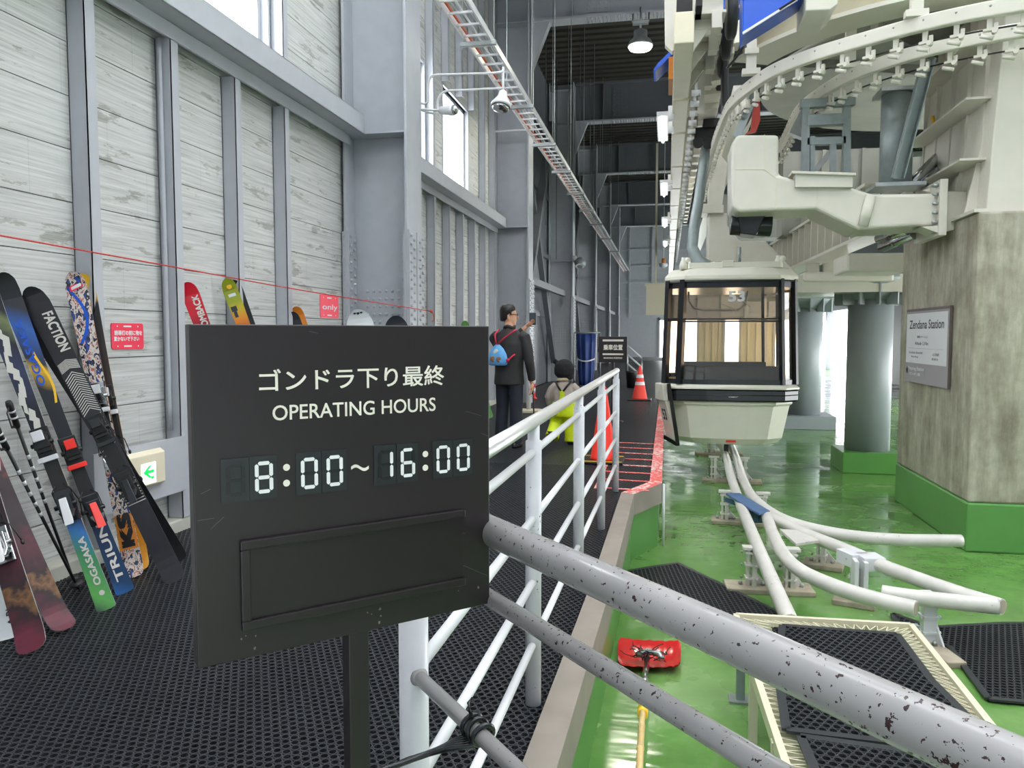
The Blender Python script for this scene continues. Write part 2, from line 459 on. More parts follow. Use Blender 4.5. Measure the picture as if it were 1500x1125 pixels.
def letters(name, text, mat, c, u, v, w, h, parent=None, bold=0.0, depth=0.0006, local=False, keep=False):
    """raised or printed writing, fitted to w x h about c; u runs along the line, v up"""
    cu = bpy.data.curves.new(name, 'FONT'); cu.body = text; cu.size = 1.0
    cu.align_x = 'CENTER'; cu.resolution_u = 4
    t = bpy.data.objects.new(name, cu); COL.objects.link(t)
    dg = bpy.context.evaluated_depsgraph_get(); dg.update()
    me = bpy.data.meshes.new_from_object(t.evaluated_get(dg))
    bpy.data.objects.remove(t)
    P = np.zeros(len(me.vertices) * 3); me.vertices.foreach_get('co', P); P = P.reshape(-1, 3)
    lo, hi = P.min(0), P.max(0); sz = np.maximum(hi - lo, 1e-6)
    k0, k1 = w / sz[0], h / sz[1]
    if keep: k0 = k1 = min(k0, k1)
    c, u, v = Vector(c), Vector(u).normalized(), Vector(v).normalized(); n = u.cross(v)
    off = Vector((0, 0, 0)) if (local or parent is None) else base_of(parent)
    A = (P - (lo + hi) / 2)
    sh = [(0, 0)] if bold <= 0 else [(bold * a, bold * b_) for a, b_ in ((-1, -1), (1, -1), (-1, 1), (1, 1), (0, 0))]
    nv = len(P); faces = [tuple(p.vertices) for p in me.polygons]; VV, FF = [], []
    for i_, (dx, dy) in enumerate(sh):     # heavier strokes: the outline laid down a few times, a hair apart
        B = A + np.array([[dx, dy, 0]])
        Q = np.array(c - off)[None] + B[:, :1] * k0 * np.array(u)[None] + B[:, 1:2] * k1 * np.array(v)[None] + np.array(n)[None] * (depth + 0.00004 * i_)
        VV += [tuple(q) for q in Q]; FF += [tuple(x + i_ * nv for x in f) for f in faces]
    bpy.data.meshes.remove(me); me = bpy.data.meshes.new(name); me.from_pydata(VV, [], FF)
    me.materials.append(mat); me.polygons.foreach_set('use_smooth', [False] * len(FF)); me.update()
    o = bpy.data.objects.new(name, me); COL.objects.link(o)
    if parent is not None: o.parent = parent
    return o

def hex_mat(name, poly, z, pitch, parent=None, sides=12, ring=True, ang=0.0, thick=0.012, mat=None, rim=False, **kw):
    """perforated rubber: a sheet of round holes in a hexagonal lattice, inside a polygon"""
    P = np.array([(p[0], p[1]) for p in poly]); ca, sa = math.cos(ang), math.sin(ang)
    Rm = np.array([[ca, sa], [-sa, ca]]); Q = P @ Rm.T
    lo, hi = Q.min(0), Q.max(0)
    dx, dy = pitch, pitch * math.sqrt(3) / 2
    xs = np.arange(lo[0], hi[0] + dx, dx); ys = np.arange(lo[1], hi[1] + dy, dy)
    gx, gy = np.meshgrid(xs, ys); gx = gx + (np.arange(len(ys)) % 2)[:, None] * dx / 2
    c = np.c_[gx.ravel(), gy.ravel()]
    ins = np.zeros(len(c), bool); n = len(Q); j = n - 1
    for i in range(n):
        xi, yi = Q[i]; xj, yj = Q[j]
        cr = ((yi > c[:, 1]) != (yj > c[:, 1])) & (c[:, 0] < (xj - xi) * (c[:, 1] - yi) / (yj - yi + 1e-12) + xi)
        ins ^= cr; j = i
    c = c[ins]
    R = pitch / math.sqrt(3); k = np.arange(sides); an = 2 * math.pi * k / sides + math.pi / 2
    # the outline of one hexagon, sampled at every side's direction
    a6 = np.mod(an - math.pi / 2 + math.pi / 6, math.pi / 3) - math.pi / 6
    rad = R * math.cos(math.pi / 6) / np.cos(np.mod(an - math.pi / 2, math.pi / 3) - math.pi / 6)
    rings = [(rad, -0.002 if ring else 0.0)]
    if ring: rings.append((np.full(sides, R * 0.84), 0.0))
    rings += [(np.full(sides, R * 0.66), 0.0), (np.full(sides, R * 0.64), -thick)]
    T = []
    for i_, (rr, zz) in enumerate(rings):
        zc = np.full(sides, zz)
        if ring and i_ == 0: zc = np.where(rad > R * 0.97, -0.008, -0.001)      # a dimple where three rings meet
        T.append(np.c_[rr * np.cos(an), rr * np.sin(an), zc])
    T = np.concatenate(T); nr = len(rings)
    c3 = np.c_[c, np.zeros(len(c))]
    V = (c3[:, None, :] + T[None]).reshape(-1, 3)
    V[:, :2] = V[:, :2] @ Rm
    V[:, 2] += z
    f = []
    for r in range(nr - 1):
        for q in range(sides):
            l = (q + 1) % sides; f.append((r * sides + q, r * sides + l, (r + 1) * sides + l, (r + 1) * sides + q))
    f = np.array(f); Fs = (f[None] + (np.arange(len(c)) * nr * sides)[:, None, None]).reshape(-1, 4)
    off = base_of(parent) if parent else Vector((P[:, 0].mean(), P[:, 1].mean(), z - thick))
    V = V - np.array(off)
    me = bpy.data.meshes.new(name)
    me.vertices.add(len(V)); me.vertices.foreach_set('co', V.astype(np.float32).ravel())
    me.loops.add(Fs.size); me.loops.foreach_set('vertex_index', Fs.ravel().astype(np.int32))
    me.polygons.add(len(Fs)); me.polygons.foreach_set('loop_start', (np.arange(len(Fs)) * 4).astype(np.int32))
    me.polygons.foreach_set('loop_total', np.full(len(Fs), 4, dtype=np.int32))
    me.polygons.foreach_set('use_smooth', np.zeros(len(Fs), bool))
    me.materials.append(mat or M['rubber']); me.update(calc_edges=True); me.validate()
    o = bpy.data.objects.new(name, me); COL.objects.link(o)
    if parent: o.parent = parent
    else: o.location = off
    if rim:
        b = MB()
        for i in range(n):
            p0, p1 = Vector((P[i][0], P[i][1], z - thick / 2)), Vector((P[(i + 1) % n][0], P[(i + 1) % n][1], z - thick / 2)); b.bar(p0, p1, pitch * .9, thick * .98)
        b.build('border_strip', mat or M['rubber'], o)
    return tag(o, **kw)

X3, Y3, Z3 = Vector((1, 0, 0)), Vector((0, 1, 0)), Vector((0, 0, 1))
# ================================================================== THE SETTING
WX = -3.5
COLY = [0.8 + 7.4 * k for k in range(7)]      # centres of the steel columns along the wall
WIN = [(4.3, 6.44), (9.3, 10.95), (11.9, 13.45)]
BH = 0.3125

m = MB()
for i in range(30):
    z0, z1 = i * BH + 0.003, (i + 1) * BH - 0.003
    segs = [(-5.0, 15.7)]
    if 12 <= i <= 16:
        segs = [(-5.0, WIN[0][0]), (WIN[0][1], WIN[1][0]), (WIN[1][1], WIN[2][0]), (WIN[2][1], 15.7)]
    for a, b in segs:
        a, b = (a + .012 if a > -4 else a), b - .012
        m.mat(0).box((WX - 0.02, a, z0), (WX, b, z1))
        m.mat(1).box((WX - 0.06, a, i * BH), (WX - 0.022, b, (i + 1) * BH))
m.build('wall_left', [M['plank'], M['seam']], kind='structure')

m = MB()
for k in range(23):
    y0 = 15.72 + k * 1.45
    m.box((WX - 0.06, y0, -0.2), (WX - 0.02, min(y0 + 1.44, 49), 9.2))
for z in (1.9, 3.6, 5.3, 7.0):
    m.box((WX - 0.02, 15.72, z), (WX + 0.06, 49, z + 0.12))
m.build('wall_left_panels', M['steeldk'], kind='structure')

for i, (a, b) in enumerate(WIN):
    z0, z1 = 12 * BH, 17 * BH
    m = MB()
    m.box((WX - 0.14, a - 0.03, z0), (WX + 0.012, a, z1)); m.box((WX - 0.14, b, z0), (WX + 0.012, b + 0.03, z1))
    m.box((WX - 0.14, a - 0.03, z1), (WX + 0.012, b + 0.03, z1 + 0.03))
    m.box((WX - 0.10, b - 0.05, z0), (WX - 0.06, b, z1)); m.box((WX - 0.10, a, z0), (WX - 0.06, a + 0.05, z1)); m.box((WX - 0.10, a, z1 - 0.05), (WX - 0.06, b, z1))
    w = m.build('window_%d' % (i + 1), M['steel'], kind='structure')
    g = MB(); g.box((WX - 0.084, a, z0), (WX - 0.078, b, z1)); g.build('pane', M['pane'], w)

# studs between the girders, channel section
def stud(y, z0, z1):
    m = MB()
    m.box((WX, y, z0), (WX + 0.122, y + 0.006, z1))
    m.box((WX + 0.116, y, z0), (WX + 0.122, y + 0.085, z1))
    m.box((WX, y, z0), (WX + 0.006, y + 0.085, z1))
    return m
n = 0
for bay in (0.0, 8.05):
    for k in range(9):
        y = bay + 0.02 + k * 0.81 if bay == 0 else bay + 0.55 + k * 0.81
        if y > bay + 7.75 or (bay > 0 and y > 15.3): continue
        m = stud(y, 0.09, 3.44)
        inwin = any(a - 0.12 < y < b + 0.03 for a, b in WIN)
        if inwin: up = stud(y, 17 * BH + 0.03, 9.0)
        else: up = stud(y, 3.74, 9.0)
        m.add(up.v, up.f)
        n += 1; m.build('trim_%d' % n, M['steel'], kind='structure')

# girders along the wall under the windows
for k in range(2):
    y0, y1 = COLY[k] + 0.0, COLY[k + 1] - 0.255
    if k == 1: y0 = COLY[1] + 0.02
    m = MB()
    m.box((WX, y0, 3.536), (WX + 0.30, y1, 3.548))            # underside
    m.box((WX + 0.29, y0, 3.536), (WX + 0.30, y1, 3.738))     # face
    m.box((WX, y0, 3.726), (WX + 0.30, y1, 3.738))            # sill
    m.box((WX + 0.11, y0, 3.43), (WX + 0.135, y1, 3.536))     # hanging leg
    n += 1; m.build('trim_%d' % n, M['steel'], kind='structure', bevel=0.004)

# curb at the foot of the wall
m = MB(); m.box((WX, -3, -0.012), (WX + 0.115, 15.7, 0.085))
m.build('baseboard_left', M['curbc'], kind='structure', bevel=0.01)

# ---- steel columns: wide-flange sections with bolted splice plates
def column(y, detail):
    z0, z1 = -0.012, 8.7
    root = empty('steel_column', (-3.1, y, z0), None, None, kind='structure')
    m = MB()
    m.box((-2.765, y - 0.25, z0), (-2.735, y + 0.25, z1))      # inner flange
    m.box((-3.46, y - 0.25, z0), (-3.43, y + 0.25, z1))        # outer flange
    m.box((-3.43, y - 0.012, z0), (-2.765, y + 0.012, z1))     # web
    for z in (3.55, 7.55, 8.5):
        m.box((-3.43, y - 0.23, z), (-2.765, y - 0.012, z + 0.02))
        m.box((-3.43, y + 0.012, z), (-2.765, y + 0.23, z + 0.02))
    m.build('shaft', M['steel'], root, bevel=0.003, seg=1)
    p = MB()
    zt = 2.52
    for sx, x in ((1, -2.735), (-1, -2.765)):
        p.box((x, y - 0.25, z0), (x + 0.022 * sx, y - 0.02, zt)); p.box((x, y + 0.02, z0), (x + 0.022 * sx, y + 0.25, zt))
    p.box((-3.43, y - 0.25, z0), (-3.405, y - 0.04, zt)); p.box((-3.48, y - 0.25, z0), (-3.46, y + 0.25, zt))
    p.box((-3.33, y - 0.034, 0.6), (-2.80, y - 0.012, 1.95))
    zz = zt - 0.05; r = 0.019 if detail else 0.022
    i = 0
    while zz > 0.1:
        for q in ((-0.20, -0.10) if i % 2 == 0 else (-0.20, -0.10)):
            st = 0.0 if q == -0.20 else -0.045
            for s in (-1, 1):
                p.bolt((-2.713, y + s * abs(q), zz + st), (1, 0, 0), r, 0.022)
            if detail: p.bolt((-2.787, y + q, zz + st), (-1, 0, 0), r, 0.022); p.bolt((-3.405, y + q, zz + st), (1, 0, 0), r, 0.022); p.bolt((-3.455, y - 0.255, zz + st), (0, -1, 0), 0.01, 0.01)
        zz -= 0.095; i += 1
    for a in range(7):
        for b in range(14 if detail else 10):
            p.bolt((-3.28 + a * 0.073, y - 0.034, 1.88 - b * 0.085), (0, -1, 0), 0.017, 0.016)
    p.build('splice_plates', M['steel'], root)
    return root
for k, y in enumerate(COLY): column(y, k == 1)

# ---- roof: ribbed deck and cross beams
m = MB()
y = 9.5
ys = []
while y < 49: ys.append(y); y += 0.36
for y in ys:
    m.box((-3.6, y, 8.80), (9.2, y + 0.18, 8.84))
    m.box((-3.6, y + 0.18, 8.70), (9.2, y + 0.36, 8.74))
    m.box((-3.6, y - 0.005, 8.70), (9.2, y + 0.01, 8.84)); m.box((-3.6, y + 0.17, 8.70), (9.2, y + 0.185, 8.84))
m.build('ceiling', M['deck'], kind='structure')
m = MB()                                                           # unseen roof added over the camera's end, strips left open to shape daylight
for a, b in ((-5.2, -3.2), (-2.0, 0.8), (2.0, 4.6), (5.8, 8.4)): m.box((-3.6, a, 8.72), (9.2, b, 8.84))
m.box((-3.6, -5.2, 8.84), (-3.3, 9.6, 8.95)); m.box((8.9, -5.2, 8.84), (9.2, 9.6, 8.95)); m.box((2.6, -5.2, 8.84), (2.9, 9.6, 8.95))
m.build('ceiling_front_unseen', M['steel'], kind='structure')
for k in (2, 3, 4, 5, 6):
    y = COLY[k]
    b = empty('cross_beam', (-2.7, y, 7.55), None, None, kind='structure')
    m = MB()
    m.box((-2.7, y - 0.012, 7.6), (9.0, y + 0.012, 8.66)); m.box((-2.7, y - 0.17, 8.64), (9.0, y + 0.17, 8.69))
    for x in (-1.9, 0.2, 2.5, 5): m.box((x, y - 0.16, 7.6), (x + 0.015, y, 8.6))
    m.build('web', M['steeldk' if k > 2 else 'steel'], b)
    f = MB(); f.box((-2.7, y - 0.17, 7.57), (9.0, y + 0.17, 7.61))
    for i in range(26):
        for s in (-0.12, -0.05, 0.05, 0.12): f.bolt((-1.6 + i * 0.075, y + s, 7.57), (0, 0, -1), 0.018, 0.02)
    f.build('lower_flange', M['steel'], b)
    s = MB(); s.box((-1.65, y - 0.03, 7.7), (-1.2, y - 0.012, 8.55))
    for a in range(4):
        for c in range(9): s.bolt((-1.6 + a * 0.115, y - 0.03, 7.78 + c * 0.09), (0, -1, 0), 0.02, 0.02)
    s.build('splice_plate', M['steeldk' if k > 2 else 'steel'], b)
    h = MB(); h.prism([(-2.7, y - 0.1, 7.57), (-2.35, y - 0.1, 7.57), (-2.7, y - 0.1, 6.7)], (0, 0.2, 0)); h.build('haunch', M['steel'], b)
for k, (y0, y1) in enumerate([(15.9, 23), (23.2, 30.4), (30.6, 37.8), (38, 45.2)]):          # wall bracing
    m = MB()
    m.bar((-3.2, y0 + 0.3, 0.3), (-3.2, y1 - 1.5, 7.2), 0.18, 0.18); m.bar((-3.3, y1 - 0.3, 0.6), (-3.3, y0 + 0.8, 7.4), 0.14, 0.14)
    m.bar((-3.0, y0 + 0.5, 2.6), (-3.0, y1 - 0.3, 2.6), 0.12, 0.16)
    n += 1; m.build('trim_%d' % n, M['steeldk'], kind='structure')

# ---- far end: gate wall with daylight under it, right-hand wall
m = MB()
m.box((-3.6, 49, -0.7), (-0.55, 49.2, 9.2)); m.box((-0.55, 49, 2.45), (9.2, 49.2, 9.2))
for z in (2.6, 3.6, 4.6, 5.6, 6.6): m.box((-3.6, 48.9, z), (9.2, 49, z + 0.12))
for x in (-2.4, -1.0, 0.4, 1.8, 3.2, 4.6, 6.0, 7.4): m.box((x, 48.88, 2.45), (x + 0.1, 49, 9.2))
m.build('wall_back', M['steel'], kind='structure')
m = MB(); m.box((-3.6, -5.2, -0.7), (9.2, -5, 9.2)); m.build('wall_front_unseen', M['steel'], kind='structure')  # unseen wall behind the camera, added to dim the light from there
m = MB(); m.box((1.9, 49.0, -0.7), (3.4, 49.1, 2.4)); m.box((4.4, 49.0, -0.7), (6.3, 49.1, 2.4))
for x in (2.3, 2.7, 3.1, 4.8, 5.3, 5.8): m.box((x, 48.96, -0.7), (x + .04, 49, 2.4))
m.build('door_1', M['creamy'], kind='structure')
m = MB()
for x, w in ((-0.55, 0.12), (1.8, 0.14), (3.35, 0.14), (4.3, 0.14), (6.3, 0.14), (7.6, 0.14)): m.box((x, 48.95, -0.7), (x + w, 49.1, 2.45))
m.box((-0.55, 48.95, 2.28), (9.0, 49.1, 2.45))
n += 1; m.build('trim_%d' % n, M['steel'], kind='structure')
m = MB()
m.box((9.0, -5, 2.7), (9.2, 49, 9.2)); m.box((9.0, 25, -0.7), (9.2, 36, 2.7))  # lower openings and the closed block between them placed to balance the daylight
for y in (-5, 2.2, 9.6, 17.0, 24.4, 31.8, 39.2, 46.6): m.box((8.9, y, -0.7), (9.25, y + 0.5, 2.7))
m.box((9.0, -5, -0.7), (9.2, 6.5, 2.7))
m.build('wall_right', M['steeldk'], kind='structure')

# ---- floors
m = MB(); m.box((-0.6, -4, -0.75), (9.2, 49, -0.60)); m.build('floor', M['green'], kind='structure')
KERB = [(-0.385, -3.0), (-0.36, 1.2), (-0.29, 4.1), (-0.265, 6.77), (-0.03, 7.33), (-0.03, 48.9)]   # outer edge of the boarding walkway
def inset(d):
    return [(KERB[0][0] - d, KERB[0][1]), (KERB[1][0] - d, KERB[1][1]), (KERB[2][0] - d, KERB[2][1]), (KERB[3][0] - d, KERB[3][1] + d * 0.4),
            (KERB[4][0] - d, KERB[4][1] + d * 0.4), (KERB[5][0] - d, KERB[5][1])]
def walkpoly(d, z): return [(x, y, z) for x, y in inset(d)] + [(WX, 48.9, z), (WX, -3.0, z)]
m = MB(); m.mat(0).prism(walkpoly(0.03, -0.62), (0, 0, 0.44)); m.build('floor_walkway_base', M['greenwall'], kind='structure')
m = MB(); m.prism(walkpoly(0.01, -0.18), (0, 0, 0.166)); m.build('floor_walkway', M['sub'], kind='structure')
I = inset(0.115)
def kerb(i0, i1):
    m = MB()
    for i in range(i0, i1):
        a, b, c, d = KERB[i], KERB[i + 1], I[i + 1], I[i]
        m.hexa([(a[0], a[1], -0.187), (b[0], b[1], -0.187), (c[0], c[1], -0.187), (d[0], d[1], -0.187),
                (a[0], a[1], 0.004), (b[0], b[1], 0.004), (c[0], c[1], 0.004), (d[0], d[1], 0.004)])
    return m
kerb(0, 3).build('kerb_tan', M['kerb'], kind='structure')
k2 = kerb(3, 5); o = k2.build('kerb_red', [M['kerbred'], M['kerb']], kind='structure')
for p in o.data.polygons:
    if abs(p.normal.z) < 0.5: p.material_index = 1
m = MB(); m.cyl((-.012, 7.36, -.6), (-.012, 7.36, -.01), .013, 10); m.build('corner_conduit', M['white'], None, 'thin white pipe upright at the corner of the red kerb', 'conduit')
# painted bars across the mat beside the boarding edge
m = MB()
for i in range(8):
    y0 = 6.95 + i * 0.43
    m.bar((-0.14, y0, 0.003), (-0.62, y0 + 0.06, 0.003), 0.045, 0.004)
m.bar((-0.62, 6.95, 0.003), (-0.62, 10.1, 0.003), 0.03, 0.004)
m.build('floor_marking', M['kerbred'], kind='structure')
# ================================================================== RUBBER MATS
def clip_y(poly, lo, hi):
    def cut(P, y, keep_above):
        out = []
        for i in range(len(P)):
            a, b = P[i], P[(i + 1) % len(P)]
            ia, ib = ((a[1] >= y), (b[1] >= y)) if keep_above else ((a[1] <= y), (b[1] <= y))
            if ia: out.append(a)
            if ia != ib:
                t = (y - a[1]) / (b[1] - a[1]); out.append((a[0] + (b[0] - a[0]) * t, y))
        return out
    return cut(cut(poly, lo, True), hi, False)
MP = [(x, y) for x, y in inset(0.12)] + [(WX + 0.12, 48.9), (WX + 0.12, -3.0)]
# the walkway is covered by sheets laid one after another
sheets = [(0.9, 4.6, 0.034, 12, True, 'black perforated rubber mat around the foot of the operating hours sign'),
          (4.605, 8.2, 0.034, 12, True, 'black perforated rubber mat beside the white guard railing'),
          (8.205, 14.0, 0.036, 6, False, 'black perforated rubber mat under the two people walking away'),
          (14.01, 42.0, 0.07, 6, False, 'black rubber mat around the far traffic cone')]
for lo, hi, pt, sd, rg, lb in sheets:
    hex_mat('rubber_mat', clip_y(MP, lo, hi), 0.0, pt, sides=sd, ring=rg, label=lb, cat='mat', group='rubber mats along the walkway')
# mats lying on the green floor
def floor_mat(pix, lb, zz=-0.575, pt=0.04):
    P = [at_z(x, y, zz) for x, y in pix]
    root = empty('floor_mat', (sum(p.x for p in P) / len(P), sum(p.y for p in P) / len(P), -0.6), lb, 'mat', 'rubber mats on the green floor')
    d = (P[1] - P[0])
    hex_mat('holed_sheet', [(p.x, p.y) for p in P], zz, pt, root, 12, True, math.atan2(d.y, d.x), rim=True)
    b = MB(); b.prism([(p.x, p.y, -0.599) for p in P], (0, 0, 0.012)); b.build('underside', M['sub'], root)
    return root
floor_mat([(905, 838), (992, 824), (1180, 915), (1085, 965), (960, 870)], 'black rubber mat on the green floor behind the grey front rail')
floor_mat([(1308, 898), (1365, 918), (1470, 912), (1580, 912), (1660, 1040), (1448, 1022), (1390, 945), (1322, 932)], 'black rubber mat on the green floor beside the pipe support')
# ================================================================== OPERATING HOURS SIGN
def tilt(px, py): d = ray(px, py); return d.z / math.hypot(d.x, d.y)
def at_r(px, py, r): d = ray(px, py); return _C + d * (r / math.hypot(d.x, d.y))
SH = 0.45
rl = SH / (tilt(277, 472) - tilt(290, 978)); rr = SH / (tilt(718, 480) - tilt(716, 886))
pl = (at_r(290, 978, rl) + at_r(277, 472, rl)) / 2; pr = (at_r(716, 886, rr) + at_r(718, 480, rr)) / 2
su = Vector((pr.x - pl.x, pr.y - pl.y, 0)); SW = su.length; su.normalize()
sn = su.cross(Z3)                                  # out of the face, towards the reader
so = Vector((pl.x, pl.y, (at_r(290, 978, rl).z + at_r(716, 886, rr).z) / 2))   # lower corner of the face
def suv(a, b):                                     # a spot on the sign face -> (u, v)
    p = at_plane(250 + a / 2.046, 450 + b / 2.046, so, sn) - so
    return p.dot(su), p.z
def sp(u, v, w=0.0): return so + su * u + Z3 * v + sn * w
sc = sp(SW / 2, 0)
pu = (at_plane(519, 960, so - sn * 0.02, sn) - so).dot(su)
pc = sp(pu, 0, -0.0145)
sign = empty('operating_hours_sign', (pc.x, pc.y, 0), 'square black sign on a post giving gondola operating hours in white', 'sign')
m = MB(); m.obox(sp(SW / 2, SH / 2, -0.0135), su, sn, Z3, SW, 0.027, SH); m.build('panel', M['signblack'], sign, bevel=0.0015)
m = MB(); m.obox((pc.x, pc.y, so.z / 2 + 0.02), su, sn, Z3, 0.032, 0.027, so.z + 0.03); m.build('post', M['signblack'], sign, bevel=0.002)
m = MB(); m.lathe((pc.x, pc.y, 0.001), [(0.17, 0), (0.17, 0.010), (0.155, 0.016), (0.03, 0.02)], 32); m.build('base_plate', M['signblack'], sign)
def fit(a0, b0, a1, b1, ta, tb, ba, bb):
    u0, v0 = suv(a0, b0); u1, v1 = suv(a1, b1); _, vt = suv(ta, tb); _, vb = suv(ba, bb)
    return (u0 + u1) / 2, (vt + vb) / 2, u1 - u0, vt - vb
u, v, w, h = fit(265, 214, 818, 205, 560, 180, 560, 243)
letters('japanese_lettering', 'ゴンドラ下り最終', M['ivory'], sp(u, v), su, Z3, w, h, sign, bold=0.011)
u, v, w, h = fit(305, 305, 793, 292, 550, 283, 550, 325)
letters('english_lettering', 'OPERATING HOURS', M['ivory'], sp(u, v), su, Z3, w, h, sign, bold=0.009)
SEG = {'0': 'abcdef', '1': 'bc', '6': 'afgcde', '8': 'abcdefg', ' ': ''}
def seg_polys(cx, cy, w, h, t):
    g = t * 0.12
    def hz(y): return [(cx - w / 2 + g + t * .2, y), (cx - w / 2 + t * .7, y + t / 2), (cx + w / 2 - t * .7, y + t / 2), (cx + w / 2 - g - t * .2, y), (cx + w / 2 - t * .7, y - t / 2), (cx - w / 2 + t * .7, y - t / 2)]
    def vt(x, y0, y1): return [(x, y0 + g), (x + t / 2, y0 + t * .5), (x + t / 2, y1 - t * .5), (x, y1 - g), (x - t / 2, y1 - t * .5), (x - t / 2, y0 + t * .5)]
    return {'a': hz(cy + h / 2), 'g': hz(cy), 'd': hz(cy - h / 2), 'b': vt(cx + w / 2, cy, cy + h / 2), 'c': vt(cx + w / 2, cy - h / 2, cy),
            'f': vt(cx - w / 2, cy, cy + h / 2), 'e': vt(cx - w / 2, cy - h / 2, cy)}
for (a0, t0, a1, t1, b0, b1), txt in (((147, 455, 317, 443, 587, 570), ' 8'), ((373, 437, 525, 425, 563, 548), '00'),
                                       ((607, 415, 740, 405, 535, 520), '16'), ((783, 402, 903, 393, 515, 500), '00')):
    u0, v0 = suv(a0, t0); u1, v1 = suv(a1, t1); _, w0 = suv(a0, b0); _, w1 = suv(a1, b1)
    vt, vb = (v0 + v1) / 2, (w0 + w1) / 2; cw = (u1 - u0) / 2; ch = vt - vb
    t = MB()
    for k in range(2):
        t.obox(sp(u0 + cw * (k + .5), (vt + vb) / 2, 0.0008), su, sn, Z3, cw - 0.0008, 0.0016, ch)
    pn = t.build('digit_panel', M['tile'], sign)
    on, of = MB(), MB()
    for k, c in enumerate(txt):
        sg = seg_polys(u0 + cw * (k + .5) + cw * 0.02, (vt + vb) / 2, cw * 0.52, ch * 0.66, cw * 0.135)
        for key, poly in sg.items():
            tgt = on if key in SEG[c] else of
            tgt.prism([sp(x, y, 0.0017) for x, y in poly], sn * 0.0006)
    on.build('lit_segments', M['segwhite'], pn)
    if of.v: of.build('blank_segments', M['tiledk'], pn)
m = MB()
for a, b in ((347, 480), (347, 527), (763, 440), (763, 481)):
    u, v = suv(a, b); m.lathe(sp(u, v, 0.0), [(0.0047, 0), (0.0047, 0.0008)], 18, True, sn)
m.build('colon_dots', M['ivory'], sign)
u, v = suv(567, 481); m = MB(); P = []
for k in range(15):
    x = -0.0135 + 0.027 * k / 14; P.append((x, 0.0032 * math.sin(-x / 0.0135 * math.pi * 0.95) * -1))
hw = 0.0022
poly = [sp(u + x, v - y + hw, 0) for x, y in P] + [sp(u + x, v - y - hw, 0) for x, y in P[::-1]]
for k in range(14): m.prism([poly[k], poly[k + 1], poly[28 - k], poly[29 - k]], sn * 0.0008)
m.build('tilde', M['ivory'], sign)
# raised slot for a message plate
u0, vt = suv(205, 700); _, vb = suv(210, 968); u1, _ = suv(877, 600)
m = MB(); rw = 0.0125
def rail(ua, va, ub, vb_):
    m.obox(sp((ua + ub) / 2, (va + vb_) / 2, 0.004), su, sn, Z3, ub - ua, 0.008, vb_ - va)
rail(u0, vt - rw, u1, vt); rail(u0, vb, u1, vb + rw); rail(u0, vb + rw, u0 + rw, vt - rw)
m.build('message_slot', M['signslot'], sign, bevel=0.0015)
m = MB(); m.obox(sp((u0 + u1) / 2, (vt + vb) / 2, 0.0008), su, sn, Z3, u1 - u0 - 0.004, 0.0016, vt - vb - 0.01); m.build('slot_back', M['signslot'], sign)
# scratches and chips in the enamel
m = MB(); random.seed(5)
def scratch(a, b, c, d, w=0.00035):
    (ua, va), (ub, vb_) = suv(a, b), suv(c, d); q = Vector((ub - ua, vb_ - va)).normalized(); px = Vector((-q.y, q.x)) * w / 2
    m.prism([sp(ua - px.x, va - px.y, 0.0001), sp(ub - px.x, vb_ - px.y, 0.0001), sp(ub + px.x, vb_ + px.y, 0.0001), sp(ua + px.x, va + px.y, 0.0001)], sn * 0.0002)
for s in ((816, 770, 880, 775), (880, 775, 950, 805), (885, 312, 930, 325), (415, 72, 440, 78), (280, 795, 322, 836), (120, 665, 160, 628), (430, 795, 436, 780),
          (712, 718, 735, 722), (740, 725, 757, 733), (865, 676, 882, 678), (930, 378, 952, 386), (80, 640, 130, 632), (700, 640, 740, 628), (90, 560, 120, 545)): scratch(*s)
def chip(a, b, r):
    u, v = suv(a, b); n = 7
    m.prism([sp(u + r * math.cos(k * 6.283 / n) * random.uniform(.5, 1.2), v + r * math.sin(k * 6.283 / n) * random.uniform(.5, 1.2), 0.0001) for k in range(n)], sn * 0.0002)
for a, b, r in ((627, 905, .0022), (630, 925, .0016), (625, 945, .0022), (590, 915, .0015), (602, 920, .0012), (252, 1022, .0022), (212, 995, .0015), (255, 985, .0012), (921, 840, .0022), (722, 795, .001), (862, 850, .001), (225, 985, .001)): chip(a, b, r)
m.build('scratches', paint('scratch_grey', S(120, 118, 114), .6, var=0), sign)

# ================================================================== GUARD RAILING
def lx(y): return -0.513 + 0.0112 * y
P0 = Vector((lx(1.46), 1.46, 0))
rail_root = empty('guard_railing', (P0.x, P0.y, 0), 'white steel pipe guard railing turning at a corner post behind the black sign', 'railing')
posts = [P0] + [Vector((lx(y), y, 0)) for y in (2.81, 4.19, 5.51, 6.87)]
for i, p in enumerate(posts):
    m = MB()
    if i == 0: m.cyl((p.x, p.y, 0.0), (p.x, p.y, 1.075), 0.030, 28)
    else:
        m.tube([(p.x, p.y, 0), (p.x, p.y, 1.005), (p.x, p.y, 1.01), (p.x, p.y, 1.075)], [0.030, 0.030, 0.0225, 0.0225], 24)
    m.build('post', M['whiterail'], rail_root)
HT = 1.078
E = P0 + Vector((0.559, -0.628, 0)).normalized() * 1.85
m = MB(); m.tube([(lx(1.46), 1.46, HT), (lx(3), 3, HT), (lx(5), 5, HT), (lx(6.95), 6.95, HT)], 0.0243, 24); m.build('handrail', M['alu'], rail_root)
